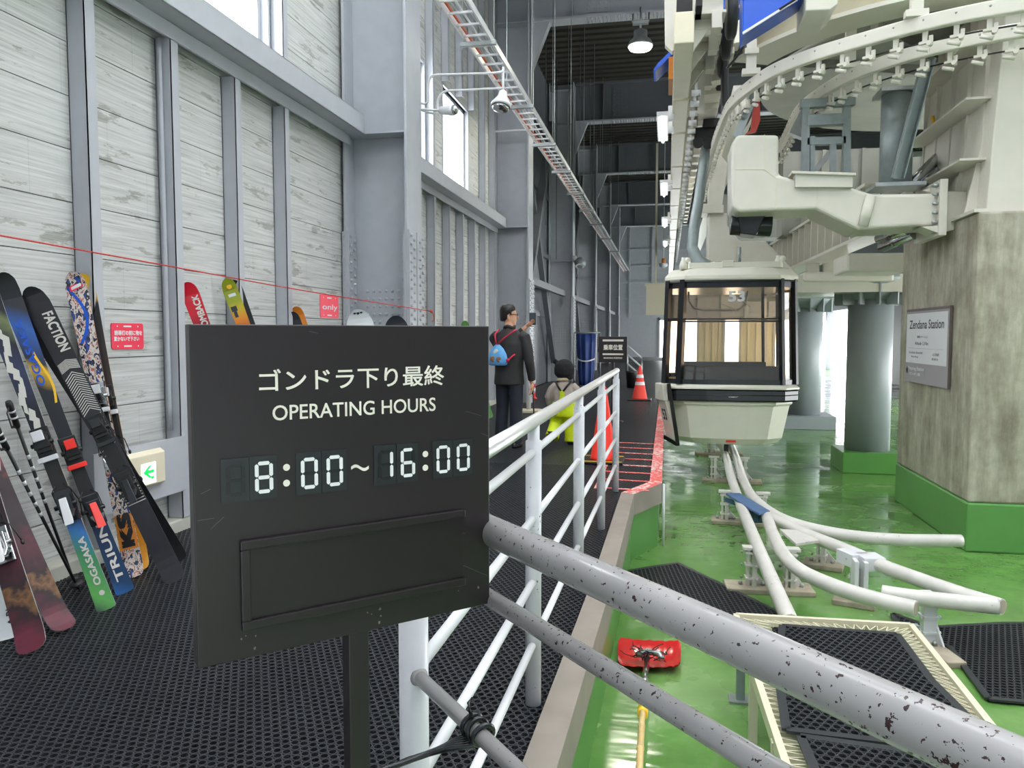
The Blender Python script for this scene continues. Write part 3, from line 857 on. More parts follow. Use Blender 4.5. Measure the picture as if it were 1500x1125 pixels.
for z in (0.965, 0.715, 0.475, 0.235):
    m = MB()
    for a, b in zip(posts[:-1], posts[1:]): m.tube([(a.x, a.y, z), (b.x, b.y, z)], 0.0145, 16)
    m.build('rail', M['white'], rail_root)
    m = MB()
    ya, yb = P0, E
    m.tube([(P0.x, P0.y, z), (E.x, E.y, z)], 0.0142, 18)
    q = P0 + (E - P0).normalized() * 0.027
    m.lathe((q.x, q.y, z), [(0.019, 0), (0.0155, 0.006), (0.0142, 0.009)], 18, True, (E - P0).normalized())
    m.build('rail', M['greyrail'] if z > 0.6 else M['white'], rail_root, label='grey chipped rail of the section nearest the camera' if z > 0.6 else None)
m = MB(); m.tube([(P0.x, P0.y, HT), (P0.x + (E.x - P0.x) * .4, P0.y + (E.y - P0.y) * .4 + 0.004, HT), (P0.x + (E.x - P0.x) * .7, P0.y + (E.y - P0.y) * .7 + 0.002, HT), (E.x, E.y, HT)], 0.0245, 32)
m.build('handrail', M['greyrail'], rail_root, label='grey handrail with chipped paint')
m = MB(); m.cyl((E.x, E.y, -0.6), (E.x, E.y, 1.075), 0.030, 24); m.lathe((E.x, E.y, -0.6), [(0.08, 0), (0.08, 0.012)], 20); m.build('post', M['greyrail'], rail_root)

# black cable ties and taped cables on the lower front rail
c0 = at_z(700, 1070, 0.715); dr = (E - P0).normalized()
tb = empty('cable_bundle', (c0.x, c0.y, 0.66), 'black cables tied with black tape round the lower front rail', 'cable')
for j, (s, tl) in enumerate(((-0.022, .3), (0.0, -.2), (0.018, .5))):
    m = MB(); P = []
    u = dr.cross(Z3)
    for k in range(22):
        a = 2 * math.pi * k / 22; P.append(c0 + dr * (s + tl * 0.012 * math.sin(a)) + (u * math.cos(a) + Z3 * math.sin(a)) * 0.0195)
    m.tube(P, 0.0048, 8, close=True); m.build('tie_loop', M['blackgloss'], tb)
for j in range(5):
    m = MB(); a = c0 + dr * (-0.02 + 0.009 * j) + Vector((0, 0, -0.016))
    b = at_z(640 - 10 * j, 1100 + 3 * j, 0.655 - .006 * j); c = at_z(560 - 6 * j, 1128 + 3 * j, 0.645 - .004 * j); d = at_z(440, 1210 + 6 * j, 0.62)
    P = [a, a.lerp(b, .5) + Vector((0, 0, .004)), b, b.lerp(c, .5), c, d]
    m.tube(P, 0.0052, 8); m.build('cable', M['blackgloss'], tb)
m = MB(); a = c0 + Vector((0, 0, 0.018))
m.tube([c0 - dr * .03 + Vector((0, 0, .015)), at_z(690, 1048, 0.755), at_z(686, 1030, 0.765), at_z(692, 1022, 0.77)], [.004, .004, .003, .002], 6); m.build('tie_tail', M['blackgloss'], tb)
# ================================================================== SKIS AND POLES LEANING ON THE WALL
def ski_obj(label, B, T, w=(0.108, 0.084, 0.124), mats=None, face=(0.55, -0.83, 0), round_tail=True, twin=0.03, name='ski', cat='ski', group=None, th=0.013):
    B, T = Vector(B), Vector(T); d = T - B; Ln = d.length; d.normalize()
    n0 = Vector(face); n = (n0 - d * n0.dot(d)).normalized(); y = -n; x = y.cross(d)
    rows = 40; F, K = [], []
    def hw(z):
        t = z / Ln
        base = (w[1] + (w[2] - w[1]) * max(0, (t - .45) / .55) ** 1.7) if t > .45 else (w[1] + (w[0] - w[1]) * ((.45 - t) / .45) ** 1.7)
        rt = w[2] * .95
        if z > Ln - rt: base *= math.sqrt(max(0.0, 1 - ((z - Ln + rt) / rt) ** 2.6))
        r0 = w[0] * .42 if round_tail else 0.012
        if z < r0: base *= math.sqrt(max(0.0, 1 - ((r0 - z) / r0) ** 2.6)) * .75 + .25 * 1
        return max(base / 2, 0.004)
    def yy(z):
        t = z / Ln; o = 0
        if t > .92: o -= 0.04 * ((t - .92) / .08) ** 2
        if t < .1: o -= twin * ((.1 - t) / .1) ** 2
        return o
    def tk(z): t = z / Ln; return th * (0.45 + 0.55 * math.exp(-((t - .45) / .28) ** 2))
    zs = [Ln * i / rows for i in range(rows)] + [Ln - 0.03, Ln - 0.012, Ln - 0.003, Ln]
    zs = sorted(set([0.004, 0.012, 0.025] + [round(z, 4) for z in zs]))
    m = MB(); rings = []
    for z in zs:
        h, o, k = hw(z), yy(z), tk(z)
        rings.append([(-h, o - k / 2, z), (h, o - k / 2, z), (h, o + k / 2, z), (-h, o + k / 2, z)])
    for a, b in zip(rings[:-1], rings[1:]):
        m.mat(0).add([a[0], a[1], b[1], b[0]], [(0, 1, 2, 3)], True)
        m.mat(1).add([a[3], a[2], b[2], b[3]], [(3, 2, 1, 0)], True)
        m.mat(2).add([a[1], a[2], b[2], b[1]], [(0, 1, 2, 3)], False); m.add([a[0], b[0], b[3], a[3]], [(0, 1, 2, 3)], False)
    m.mat(2).add(rings[0], [(3, 2, 1, 0)]); m.add(rings[-1], [(0, 1, 2, 3)])
    o = m.build(name, mats, None, label, cat, group, local=True)
    Mx = Matrix((x, y, d)).transposed().to_4x4(); Mx.translation = B; o.matrix_world = Mx
    return o, Ln, (lambda z: yy(z) - tk(z) / 2), hw

def binding(o, Ln, fy, hw, zc, toe, heel, accent, sz=1.0):
    """toe piece, heel piece with brake arms, standing on the top sheet"""
    G = 1.3
    for nm, z, mt in (('toe_binding', zc + 0.16 * sz, toe), ('heel_binding', zc - 0.17 * sz, heel)):
        y = fy(z); m = MB(); q0 = len(m.v)
        m.box((-0.032, y - 0.014, z - 0.065), (0.032, y, z + 0.065))
        m.box((-0.026, y - 0.042, z - 0.035), (0.026, y - 0.014, z + 0.040))
        s = 1 if nm[0] == 't' else -1
        m.hexa([(-0.03, y - 0.05, z - 0.02), (0.03, y - 0.05, z - 0.02), (0.03, y - 0.016, z - 0.02), (-0.03, y - 0.016, z - 0.02),
                (-0.018, y - 0.062, z + s * 0.05), (0.018, y - 0.062, z + s * 0.05), (0.018, y - 0.03, z + s * 0.05), (-0.018, y - 0.03, z + s * 0.05)])
        m.cyl((-0.04, y - 0.03, z), (0.04, y - 0.03, z), 0.009, 10)
        grow = lambda V: [(p[0] * G, y + (p[1] - y) * G, z + (p[2] - z) * G) for p in V]
        m.v = grow(m.v); b = m.build(nm, mt, o, local=True, bevel=0.004)
        q = MB()
        if s > 0: q.box((-0.036, y - 0.034, z - 0.072), (0.036, y - 0.018, z - 0.052)); q.box((-0.02, y - 0.068, z + 0.01), (0.02, y - 0.060, z + 0.05))
        else: q.hexa([(-0.016, y - 0.085, z - 0.075), (0.016, y - 0.085, z - 0.075), (0.014, y - 0.06, z - 0.06), (-0.014, y - 0.06, z - 0.06), (-0.013, y - 0.05, z + 0.03), (0.013, y - 0.05, z + 0.03), (0.013, y - 0.04, z + 0.03), (-0.013, y - 0.04, z + 0.03)])
        q.v = grow(q.v); q.build('release_lever', accent, b, local=True, bevel=0.003)
    z = zc - 0.09 * sz; y = fy(z); h = hw(z)
    for s in (-1, 1):
        m = MB(); m.tube([(s * 0.02, y - 0.012, z + 0.03), (s * (h + 0.008), y - 0.018, z), (s * (h + 0.014), y + 0.02, z - 0.05), (s * (h + 0.016), y + 0.05, z - 0.075)], 0.0028, 6)
        m.ball((s * (h + 0.016), y + 0.055, z - 0.08), 0.011, 8, 6, (0.8, 1, 1.3)); m.build('brake_arm', M['black'], o, local=True)
    m = MB(); m.box((-0.033, fy(zc) - 0.008, zc - 0.1), (0.033, fy(zc), zc + 0.1)); m.build('base_track', M['black'], o, local=True)

def vtext(o, txt, mat, fy, z0, z1, h, x=0.0, bold=0.02, down=True):
    zc = (z0 + z1) / 2
    t = letters('lettering', txt, mat, (x, fy(zc) - 0.0012, zc), (0, 0, -1 if down else 1), (1 if down else -1, 0, 0), abs(z1 - z0), h, o, bold, local=True)
    for q in t.data.vertices: q.co.y += fy(q.co.z) - fy(zc) - 0.0016      # the print follows the bend of the ski

edge = M['alu']; dk = M['black']
K = {}
K['fact'] = paint('matt_black_topsheet', S(34, 33, 40), 0.35, var=0.1, scale=12)
K['strp'] = paint('white_print', S(214, 212, 204), 0.4, var=0)
K['wing'] = mat_bands('white_green_print', [(0.0, S(60, 70, 72)), (0.06, S(96, 176, 84)), (0.19, S(60, 140, 96)), (0.26, S(40, 116, 190)), (0.30, S(30, 33, 42)), (0.62, S(34, 36, 46)), (0.74, S(52, 60, 92)), (0.82, S(40, 42, 50)), (0.88, S(120, 130, 90)), (0.91, S(44, 44, 50)), (1, S(30, 30, 36))], noise=0.10, skew=1.0, scale=1.85)
K['blue'] = mat_bands('navy_blue_print', [(0.0, S(34, 94, 160)), (0.05, S(28, 62, 100)), (0.24, S(24, 50, 84)), (0.3, S(26, 28, 34)), (0.66, S(30, 32, 38)), (0.72, S(214, 170, 40)), (0.75, S(36, 38, 48)), (0.86, S(40, 92, 170)), (0.92, S(34, 36, 44)), (1, S(30, 30, 36))], skew=0.8, noise=0.05, scale=1.8)
K['spl'] = mat_splatter('paint_splatter_print', [(0.0, S(40, 70, 160)), (0.37, S(30, 32, 40)), (0.46, S(206, 198, 192)), (0.57, S(196, 120, 80)), (0.59, S(150, 52, 66)), (0.62, S(204, 196, 190)), (0.66, S(40, 40, 60))], scale=44.0)
K['splo'] = mat_bands('yellow_orange_sheet', [(0.0, S(214, 150, 40)), (0.14, S(206, 130, 30)), (0.2, S(80, 60, 40)), (0.9, S(40, 40, 46)), (0.93, S(238, 190, 60)), (1, S(240, 190, 50))], scale=1.8)
K['mar'] = mat_bands('maroon_print', [(0.0, S(60, 16, 36)), (0.12, S(92, 16, 42)), (0.20, S(30, 14, 20)), (0.235, S(120, 84, 50)), (0.26, S(34, 16, 24)), (0.34, S(76, 24, 40)), (0.40, S(28, 15, 22)), (0.55, S(44, 20, 32)), (0.72, S(196, 80, 74)), (1, S(70, 20, 40))], rough=0.5, noise=0.30, skew=0.6, scale=1.75)
K['bdw'] = paint('white_topsheet', S(214, 220, 222), 0.35, var=0.03)
K['redtip'] = mat_bands('red_print', [(0.0, S(60, 16, 30)), (0.86, S(96, 18, 36)), (0.93, S(206, 20, 46)), (1, S(214, 24, 48))], scale=1.75)
K['sun'] = mat_bands('yellow_red_print', [(0.0, S(90, 40, 40)), (0.86, S(176, 62, 44)), (0.92, S(222, 140, 40)), (0.97, S(190, 176, 40)), (1, S(150, 160, 40))], scale=1.75)
K['drk'] = paint('charcoal_topsheet', S(46, 48, 56), 0.3, var=0.1)
K['org'] = paint('orange_topsheet', S(228, 140, 44), 0.35, var=0.05)
K['base'] = paint('ski_base', S(28, 28, 32), 0.35, var=0)

WT = WX + 0.10
def T_(x, y, X=WT): return at_x(x, y, X)
def B_(x, y): return at_z(x, y, 0.003)

# two big pairs, then a tangle by the curb
o, Ln, fy, hw = ski_obj('black ski with white block letters and chevron stripes leaning in front of its twin', B_(258, 850), T_(44, 422), (0.118, 0.10, 0.132), [K['fact'], K['base'], dk], group=None)
vtext(o, 'FACTION', K['strp'], fy, Ln * .915, Ln * .79, 0.050, 0.022, 0.03)
m = MB()
def vstripe(z, up, s=0.005, lo=-1, hi=1):
    y = fy(z) - 0.0010; h = hw(z) - 0.006
    for a, b in ((lo * h, 0), (0, hi * h)):
        za, zb = z + up * abs(a), z + up * abs(b)
        m.add([(a, y, za), (b, y, zb), (b, y, zb + s), (a, y, za + s)], [(0, 1, 2, 3)])
for k in range(16): vstripe(Ln * .60 + k * .0145, -0.75)
for k in range(10): vstripe(Ln * .735 + k * .0055, -0.35, 0.0028)
for k in range(7):
    z = Ln * .46 + k * .030; y = fy(z) - .001; h = hw(z) - .008
    m.add([(-h, y, z - .03), (h, y, z + .03), (h, y, z + .034), (-h, y, z - .026)], [(0, 1, 2, 3)])
for k in range(9):
    z = Ln * .275 + k * .017; y = fy(z) - .001; h = hw(z) - .004
    m.add([(-h, y, z), (h, y, z), (h, y, z + .0045), (-h, y, z + .0045)], [(0, 1, 2, 3)])
m.build('printed_stripes', K['strp'], o, local=True)
binding(o, Ln, fy, hw, Ln * .435, M['black'], M['black'], M['blackgloss'], 1.05)
B2 = B_(266, 822); o, Ln, fy, hw = ski_obj('black ski mostly hidden behind the black ski with white block letters', B2 + Vector((-0.03, 0.02, 0)), T_(31, 436, WX + .05), (0.118, 0.10, 0.132), [K['base'], K['fact'], dk])

o, Ln, fy, hw = ski_obj('twin-tip ski with paint-splatter print and a red label near its tip', B_(198, 843), T_(108, 400), (0.112, 0.088, 0.120), [K['spl'], K['base'], M['orange']], twin=.06)
m = MB()
P = [(-.045 + .075 * math.sin(t * 2.1) * .9, 0, Ln * (.95 - .13 * t)) for t in [i / 10 for i in range(0, 25)]]
for a, b in zip(P[:-1], P[1:]):
    if abs(a[0]) < hw(a[2]) - .012 and abs(b[0]) < hw(b[2]) - .012:
        y = fy(a[2]) - .0012; y2 = fy(b[2]) - .0012
        m.add([(a[0] - .009, y, a[2]), (b[0] - .009, y2, b[2]), (b[0] + .009, y2, b[2]), (a[0] + .009, y, a[2])], [(0, 1, 2, 3)])
m.build('blue_squiggle', M['blue'], o, local=True)
z = Ln * .955; y = fy(z) - .004
m = MB(); m.mat(0).hexa([(-.035, y, z - .03), (.035, y, z - .005), (.035, y + .003, z - .005), (-.035, y + .003, z - .03), (-.035, y, z), (.035, y, z + .03), (.035, y + .003, z + .03), (-.035, y + .003, z)])
m.mat(1).hexa([(-.027, y - .001, z - .022), (.027, y - .001, z - .002), (.027, y, z - .002), (-.027, y, z - .022), (-.027, y - .001, z - .004), (.027, y - .001, z + .018), (.027, y, z + .018), (-.027, y, z - .004)])
m.build('red_label', [M['pink'], K['bdw']], o, local=True)
vtext(o, 'KS', K['base'], fy, Ln * .10, Ln * .20, 0.06, 0, .06, False)
m = MB(); z0, z1 = Ln * .085, Ln * .20
m.add([(-hw(z0) + .003, fy(z0) - .0006, z0), (hw(z0) - .003, fy(z0) - .0006, z0), (hw(z1) - .003, fy(z1) - .0006, z1), (-hw(z1) + .003, fy(z1) - .0006, z1)], [(0, 1, 2, 3)]); m.build('orange_patch', K['org'], o, local=True)
binding(o, Ln, fy, hw, Ln * .50, M['chrome'], M['chrome'], M['white'])
o, Ln, fy, hw = ski_obj('ski with a yellow tip tucked behind the paint-splatter ski', B_(214, 836) + Vector((-.05, .02, 0)), T_(121, 403, WX + .05), (0.112, 0.088, 0.118), [K['splo'], K['base'], M['orange']], twin=.06)
binding(o, Ln, fy, hw, Ln * .485, M['black'], M['black'], M['white'])

o, Ln, fy, hw = ski_obj('ski with a green tail and white-splashed tip strapped base to base at the curb', B_(157, 893), T_(-30, 398), (0.092, 0.066, 0.108), [K['wing'], K['base'], edge], round_tail=False, twin=.004, th=.017)
vtext(o, 'OGASAKA', K['strp'], fy, Ln * .075, Ln * .215, 0.030, 0.004, .03, False)
m = MB(); random.seed(11)
for i in range(15):
    z = Ln * (.52 + .024 * i); x = -.012 + .014 * math.sin(i * 1.3); w = .010 + .010 * abs(math.sin(i * 2.1)); y = fy(z) - .0014
    m.add([(x - w, y, z), (x + w * .5, y, z - .02), (x + w, y, z + .035), (x - w * .2, y, z + .06)], [(0, 1, 2, 3)])
m.build('white_splashes', K['strp'], o, local=True)
m = MB(); m.lathe((0.006, fy(Ln * .05) - .0006, Ln * .05), [(.013, 0), (.013, .0008)], 16, True, (0, -1, 0)); m.build('round_emblem', K['strp'], o, local=True)
binding(o, Ln, fy, hw, Ln * .405, M['black'], M['blackgloss'], M['white'])
o, Ln, fy, hw = ski_obj('ski with navy tail and yellow-edged tip crossing behind the green-tailed ski', B_(184, 868), T_(3, 402, WX + .06), (0.094, 0.068, 0.110), [K['blue'], K['base'], edge], face=(0.75, -0.66, 0), round_tail=False, twin=.004, th=.02)
vtext(o, 'TRIUN', K['strp'], fy, Ln * .04, Ln * .22, 0.038, 0.0, .02, False)
vtext(o, 'OGASAKA', M['blue'], fy, Ln * .66, Ln * .86, 0.034, -0.012, .02, False)
m = MB()
for i in range(10):
    z = Ln * (.60 + .016 * i); x0 = 0.012 + .016 * math.sin(i * .45); x1 = 0.012 + .016 * math.sin((i + 1) * .45)
    m.add([(x0, fy(z) - .0012, z), (x0 + .012, fy(z) - .0012, z), (x1 + .012, fy(z) - .0012, z + .016 * Ln), (x1, fy(z) - .0012, z + .016 * Ln)], [(0, 1, 2, 3)])
m.build('yellow_swoosh', M['yellow'], o, local=True)
binding(o, Ln, fy, hw, Ln * .36, M['black'], M['blackgloss'], M['red'])

o, Ln, fy, hw = ski_obj('maroon printed ski standing lowest in front of the white ski', B_(52, 955), at_x(-70, 560, WX + .16), (0.124, 0.10, 0.128), [K['mar'], K['base'], edge], twin=.05)
binding(o, Ln, fy, hw, Ln * .50, M['black'], M['chrome'], M['white'])
o, Ln, fy, hw = ski_obj('maroon ski twisted behind the lowest maroon ski', B_(92, 925), at_x(-60, 575, WX + .14), (0.118, 0.098, 0.124), [K['mar'], K['base'], edge], face=(0.9, -0.3, 0), twin=.05)
o, Ln, fy, hw = ski_obj('white ski with black lettering behind the maroon ski', B_(8, 938), at_x(-35, 520, WX + .12), (0.125, 0.105, 0.13), [K['bdw'], K['base'], edge], round_tail=False, twin=.02)
vtext(o, 'Black Diamond', M['black'], fy, Ln * .075, Ln * .27, 0.030, 0.030, .02, False)
m = MB(); z = Ln * .055; y = fy(z) - .001
m.add([(.03, y, z - .012), (.044, y, z), (.03, y, z + .012), (.016, y, z)], [(0, 1, 2, 3)]); m.build('diamond_emblem', M['black'], o, local=True)

# tips that show over the black sign
def behind(px, py, dx, dy, **kw): t = T_(px, py); return (t.x + dx, t.y + dy, 0.003), t
B, T = behind(273, 414, .50, 0.28); o, Ln, fy, hw = ski_obj('crimson ski tip with white letters rising behind the sign', B, T, (0.11, 0.09, 0.128), [K['redtip'], K['base'], dk])
vtext(o, 'COMBACK', K['strp'], fy, Ln * .80, Ln * .945, 0.044, 0.020, .03, False)
B, T = behind(331, 408, .50, 0.36); o, Ln, fy, hw = ski_obj('yellow to red ski tip with round sticker rising behind the sign', B, T, (0.11, 0.09, 0.120), [K['sun'], K['base'], M['greenwall']])
m = MB(); m.lathe((0, fy(Ln * .965) - .004, Ln * .965), [(.020, 0), (.020, .001)], 16, True, (0, -1, 0)); m.build('round_sticker', M['yellow'], o, local=True)
m = MB(); z = Ln * .93; m.box((-.028, fy(z) - .002, z - .012), (.028, fy(z) - .001, z + .012)); m.build('square_sticker', K['bdw'], o, local=True)
m = MB(); z = Ln * .875; m.box((-.045, fy(z) - .002, z - .02), (.0, fy(z) - .001, z + .02)); m.box((-.035, fy(z) - .002, z - .07), (-.01, fy(z) - .001, z - .02)); m.build('dark_print', K['drk'], o, local=True)
B, T = behind(346, 410, .42, 0.40); o, Ln, fy, hw = ski_obj('black ski edge showing behind the yellow to red ski', (B[0], B[1] + .03, B[2]), T + Vector((-.045, .01, 0)), (0.11, 0.09, 0.120), [K['base'], K['base'], dk])
B, T = behind(426, 457, .46, 0.32); o, Ln, fy, hw = ski_obj('charcoal ski tip just showing over the sign edge', B, T, (0.11, 0.09, 0.125), [K['drk'], K['base'], dk])
B, T = behind(436, 449, .40, 0.36); o, Ln, fy, hw = ski_obj('orange ski tip just showing behind the charcoal ski tip', B, T + Vector((-.03, .0, 0)), (0.11, 0.09, 0.125), [K['org'], K['base'], dk])
t = at_x(524, 454, -2.85); o, Ln, fy, hw = ski_obj('white snowboard nose leaning against the riveted column', (t.x + .30, t.y - .10, .003), t, (0.27, 0.24, 0.28), [K['bdw'], K['base'], dk], face=(.3, -.95, 0), name='snowboard', cat='snowboard')
m = MB(); z = Ln - .035; [m.ball((x, fy(z) - .002, z + (.006 if x else 0)), .014, 8, 6, (1, .2, 1)) for x in (-.03, 0, .03)]; m.build('nose_print', M['black'], o, local=True)
t = at_x(577, 463, -2.66); o, Ln, fy, hw = ski_obj('dark snowboard nose leaning against the riveted column', (t.x + .30, t.y + .05, .003), t, (0.27, 0.24, 0.28), [K['drk'], K['base'], dk], face=(.5, -.86, 0), name='snowboard', cat='snowboard')
t = at_x(679, 470, WX + .2); o, Ln, fy, hw = ski_obj('green ski tip at the far bay above the sign edge', (t.x + .4, t.y + .2, .003), t, (0.12, 0.1, 0.16), [M['greenwall'], K['base'], dk])

# ski poles
def ski_pole(label, B, T):
    B, T = Vector(B), Vector(T); d = (T - B).normalized(); Ln = (T - B).length
    r = empty('ski_pole', B, label, 'ski pole')
    m = MB(); m.tube([B, B + d * .05, B + d * (Ln - .13)], [.003, .0075, .0085], 10); m.build('shaft', M['black'], r)
    m = MB(); m.tube([B + d * (Ln - .15), B + d * (Ln - .14), B + d * (Ln - .08), B + d * (Ln - .02), T], [.011, .015, .0135, .016, .013], 12); g = m.build('grip', M['black'], r)
    m = MB()
    for k in (.05, .085): m.tube([B + d * (Ln - k), B + d * (Ln - k - .009)], [.0163, .0163], 12)
    m.build('grip_band', M['white'], g)
    q = Vector((.35, -.93, 0)); m = MB()
    P = [T - d * .02, T + q * .05 - d * .06, T + q * .055 - d * .14, T - d * .14 + q * .012]
    m.tube(P, .008, 6, flat=.3); m.build('strap', M['black'], g)
    m = MB(); m.lathe(B + d * .07, [(.012, 0), (.034, .004), (.034, .008), (.012, .016)], 14, True, d); m.build('basket', M['black'], r)
    m = MB()
    for k in range(5): m.tube([B + d * (Ln * .5 + k * .07), B + d * (Ln * .5 + k * .07 + .025)], [.0092, .0092], 10)
    m.build('shaft_print', M['white'], r)
ski_pole('black ski pole with white-banded grip upright beside the green-tailed ski', B_(112, 862), at_x(12, 588, -3.02))
ski_pole('black ski pole slanting from beyond the edge of view to the curb', B_(118, 868), at_x(-8, 622, -3.0))

# ================================================================== SIGNS, ROPE, EXIT LIGHT ON THE WALL
def plate_sign(name, label, pix, X, mat, lines, parent=None, cat='sign', nrm=None):
    Pq = [at_x(px, py, X) for px, py in pix]        # tl tr br bl
    y0, y1 = (Pq[0].y + Pq[3].y) / 2, (Pq[1].y + Pq[2].y) / 2
    z1, z0 = (Pq[0].z + Pq[1].z) / 2, (Pq[2].z + Pq[3].z) / 2
    W, Hh = y1 - y0, z1 - z0; r = min(W, Hh) * .1; poly = []
    for cx, cz, a0 in ((y1 - r, z1 - r, 0), (y0 + r, z1 - r, 90), (y0 + r, z0 + r, 180), (y1 - r, z0 + r, 270)):
        for k in range(5): a = math.radians(a0 + 22.5 * k); poly.append((X, cx + r * math.cos(a), cz + r * math.sin(a)))
    m = MB(); m.prism(poly, (0.004, 0, 0)); o = m.build(name, mat, None, label, cat)
    cy, cz = (y0 + y1) / 2, (z0 + z1) / 2
    for txt, fy_, fz, w, h, b in lines:
        letters('handwriting', txt, M['white'], (X + .0042, cy + fy_ * W, cz + fz * Hh), (0, 1, 0), (0, 0, 1), W * w, Hh * h, o, b)
    m = MB()
    for dz in (.38, -.38):
        m.box((X + .004, cy - .13 * W, cz + dz * Hh - .03 * Hh), (X + .0046, cy + .11 * W, cz + dz * Hh + .03 * Hh))
        for dy in (-.32, .32): m.lathe((X + .004, cy + dy * W, cz + dz * Hh), [(.03 * Hh, 0), (.03 * Hh, .0008)], 10, True, (1, 0, 0))
    m.build('slots', M['white'], o)
    return o
plate_sign('notice_plate', 'neon pink plastic notice with white handwriting fixed on the boards', [(162, 473), (209, 474), (210, 511), (163, 512)], WX + .003, M['pink'], [('誘導灯の前に物を', .02, .13, .86, .18, .03), ('置かないで下さい', -.04, -.10, .78, .16, .03)])
rope = [at_x(-60, 333, -3.36), at_x(0, 345, -3.36), at_x(200, 381, -3.34), at_x(400, 418, -3.30), at_x(500, 435, -3.0), at_x(588, 449, -2.66), at_x(632, 456, -2.66)]
m = MB(); m.tube(rope, .0045, 6); rp = m.build('rope', paint('red_white_rope', S(206, 66, 64), .8, var=.35, scale=90), None, 'thin red rope strung along the studs above the skis', 'rope')
m = MB(); e = rope[-1]; m.tube([e, e + Vector((.02, 0, -.03)), e + Vector((.03, .01, -.09)), e + Vector((.01, 0, -.12))], .006, 6); m.ball(e, .02, 8, 6); m.build('knot', M['coppery'], rp)
q = at_x(482, 432, -3.07)
plate_sign('rope_notice', 'coral notice reading Only hanging on the red rope', [(468, 433), (495, 432), (496, 465), (469, 467)], -3.085, M['pinkrope'], [('only', .02, -.05, .8, .3, .01)])
m = MB()
# exit light with its backing plate
PX = WX + .135
a, b = at_x(137, 662, PX), at_x(272, 641, PX); c = at_x(268, 722, PX); dlow = at_x(137, 758, PX)
ex = empty('exit_light', (PX, (a.y + b.y) / 2, .7), 'cream exit light with lit green arrow on a grey plate near the floor', 'exit light')
z1, z0 = (a.z + b.z) / 2, (c.z + dlow.z) / 2
m = MB(); m.box((PX - .012, a.y, z0), (PX, b.y, z1)); m.build('backing_plate', M['steel'], ex, bevel=.003)
a, b, c = at_x(184, 668, PX + .05), at_x(243, 660, PX + .05), at_x(243, 708, PX + .05); d_ = at_x(184, 724, PX + .05)
y0, y1 = a.y, b.y; z1, z0 = (a.z + b.z) / 2, (c.z + d_.z) / 2
m = MB(); m.hexa([(PX, y0 - .01, z0 - .01), (PX + .05, y0 + .01, z0 + .015), (PX + .05, y1 - .01, z0 + .015), (PX, y1 + .01, z0 - .01), (PX, y0 - .01, z1 + .01), (PX + .05, y0 + .01, z1 - .012), (PX + .05, y1 - .01, z1 - .012), (PX, y1 + .01, z1 + .01)]); m.build('housing', M['boxcream'], ex, bevel=.006)
XF = PX + .0515
a, b, c = at_x(207, 681, XF), at_x(228, 676, XF), at_x(228, 705, XF)
ya, yb, zt, zb = a.y, b.y, (a.z + b.z) / 2, at_x(217, 709, XF).z
m = MB(); m.box((XF - .004, ya, zb), (XF, yb, zt)); pn = m.build('lit_panel', M['litwhite'], ex)
cy, cz, w = (ya + yb) / 2, (zt + zb) / 2 + .01, (yb - ya); X2 = XF + .0006; hh = (zt - zb) * .30; t = w * .18
m = MB()
m.prism([(XF, cy - w * .38, cz), (XF, cy + w * .02, cz + hh), (XF, cy + w * .22, cz + hh), (XF, cy - w * .16, cz)], (.0008, 0, 0))
m.prism([(XF, cy - w * .38, cz), (XF, cy - w * .16, cz), (XF, cy + w * .22, cz - hh), (XF, cy + w * .02, cz - hh)], (.0008, 0, 0))
m.prism([(XF, cy - w * .30, cz - t * .42), (XF, cy + w * .36, cz - t * .42), (XF, cy + w * .36, cz + t * .42), (XF, cy - w * .30, cz + t * .42)], (.0010, 0, 0))
m.prism([(XF, cy + w * .16, cz - hh * 1.25), (XF, cy + w * .36, cz - hh * 1.25), (XF, cy + w * .36, cz - hh * .8), (XF, cy + w * .16, cz - hh * .8)], (.0004, 0, 0))
m.build('green_arrow', M['litgreen'], pn)
# ================================================================== CONCRETE PILLAR, ROUND COLUMNS
m = MB(); m.box((2.73, 7.69, -0.14), (5.1, 9.95, 2.50)); pr = empty('concrete_pillar', (3.9, 8.8, -0.6), None, None, kind='structure')
m.build('pillar_shaft', M['concrete'], pr, bevel=0.02)
m = MB(); m.box((2.722, 7.682, -0.6), (5.108, 9.958, -0.14)); m.build('green_base_band', M['greenwall'], pr, bevel=0.02)

# station name board on the pillar
XB = 2.722
q = [at_x(1332, 458, XB), at_x(1396, 446, XB), at_x(1391, 567, XB), at_x(1328, 560, XB)]
y1, y0 = (q[0].y + q[3].y) / 2, (q[1].y + q[2].y) / 2     # the far edge and the near edge
z1, z0 = (q[0].z + q[1].z) / 2, (q[2].z + q[3].z) / 2
M['mauve'] = paint('mauve_grey_board', S(150, 144, 150), 0.4, var=0.02); M['brown'] = paint('dark_frame', S(98, 86, 84), 0.4, var=0)
sb = empty('station_board', (XB, (y0 + y1) / 2, z0), 'white and mauve Zendana Station board on the concrete pillar', 'sign')
m = MB(); m.box((XB - .02, y0, z0), (XB, y1, z1)); m.build('board', M['mauve'], sb, bevel=.002)
W, Hh = y1 - y0, z1 - z0
m = MB(); m.box((XB - .022, y0 + .04 * W, z0 + .27 * Hh), (XB - .02, y1 - .01 * W, z1 - .05 * Hh)); wp = m.build('white_panel', M['white'], sb)
m = MB(); m.box((XB - .023, y0 - .003, z1 - .015), (XB + .0, y1 + .003, z1 + .012)); m.box((XB - .023, y0 - .006, z0), (XB, y0 + .006, z1)); m.build('frame_edge', M['brown'], sb)
ink = paint('dark_grey_ink', S(70, 72, 76), .5, var=0)
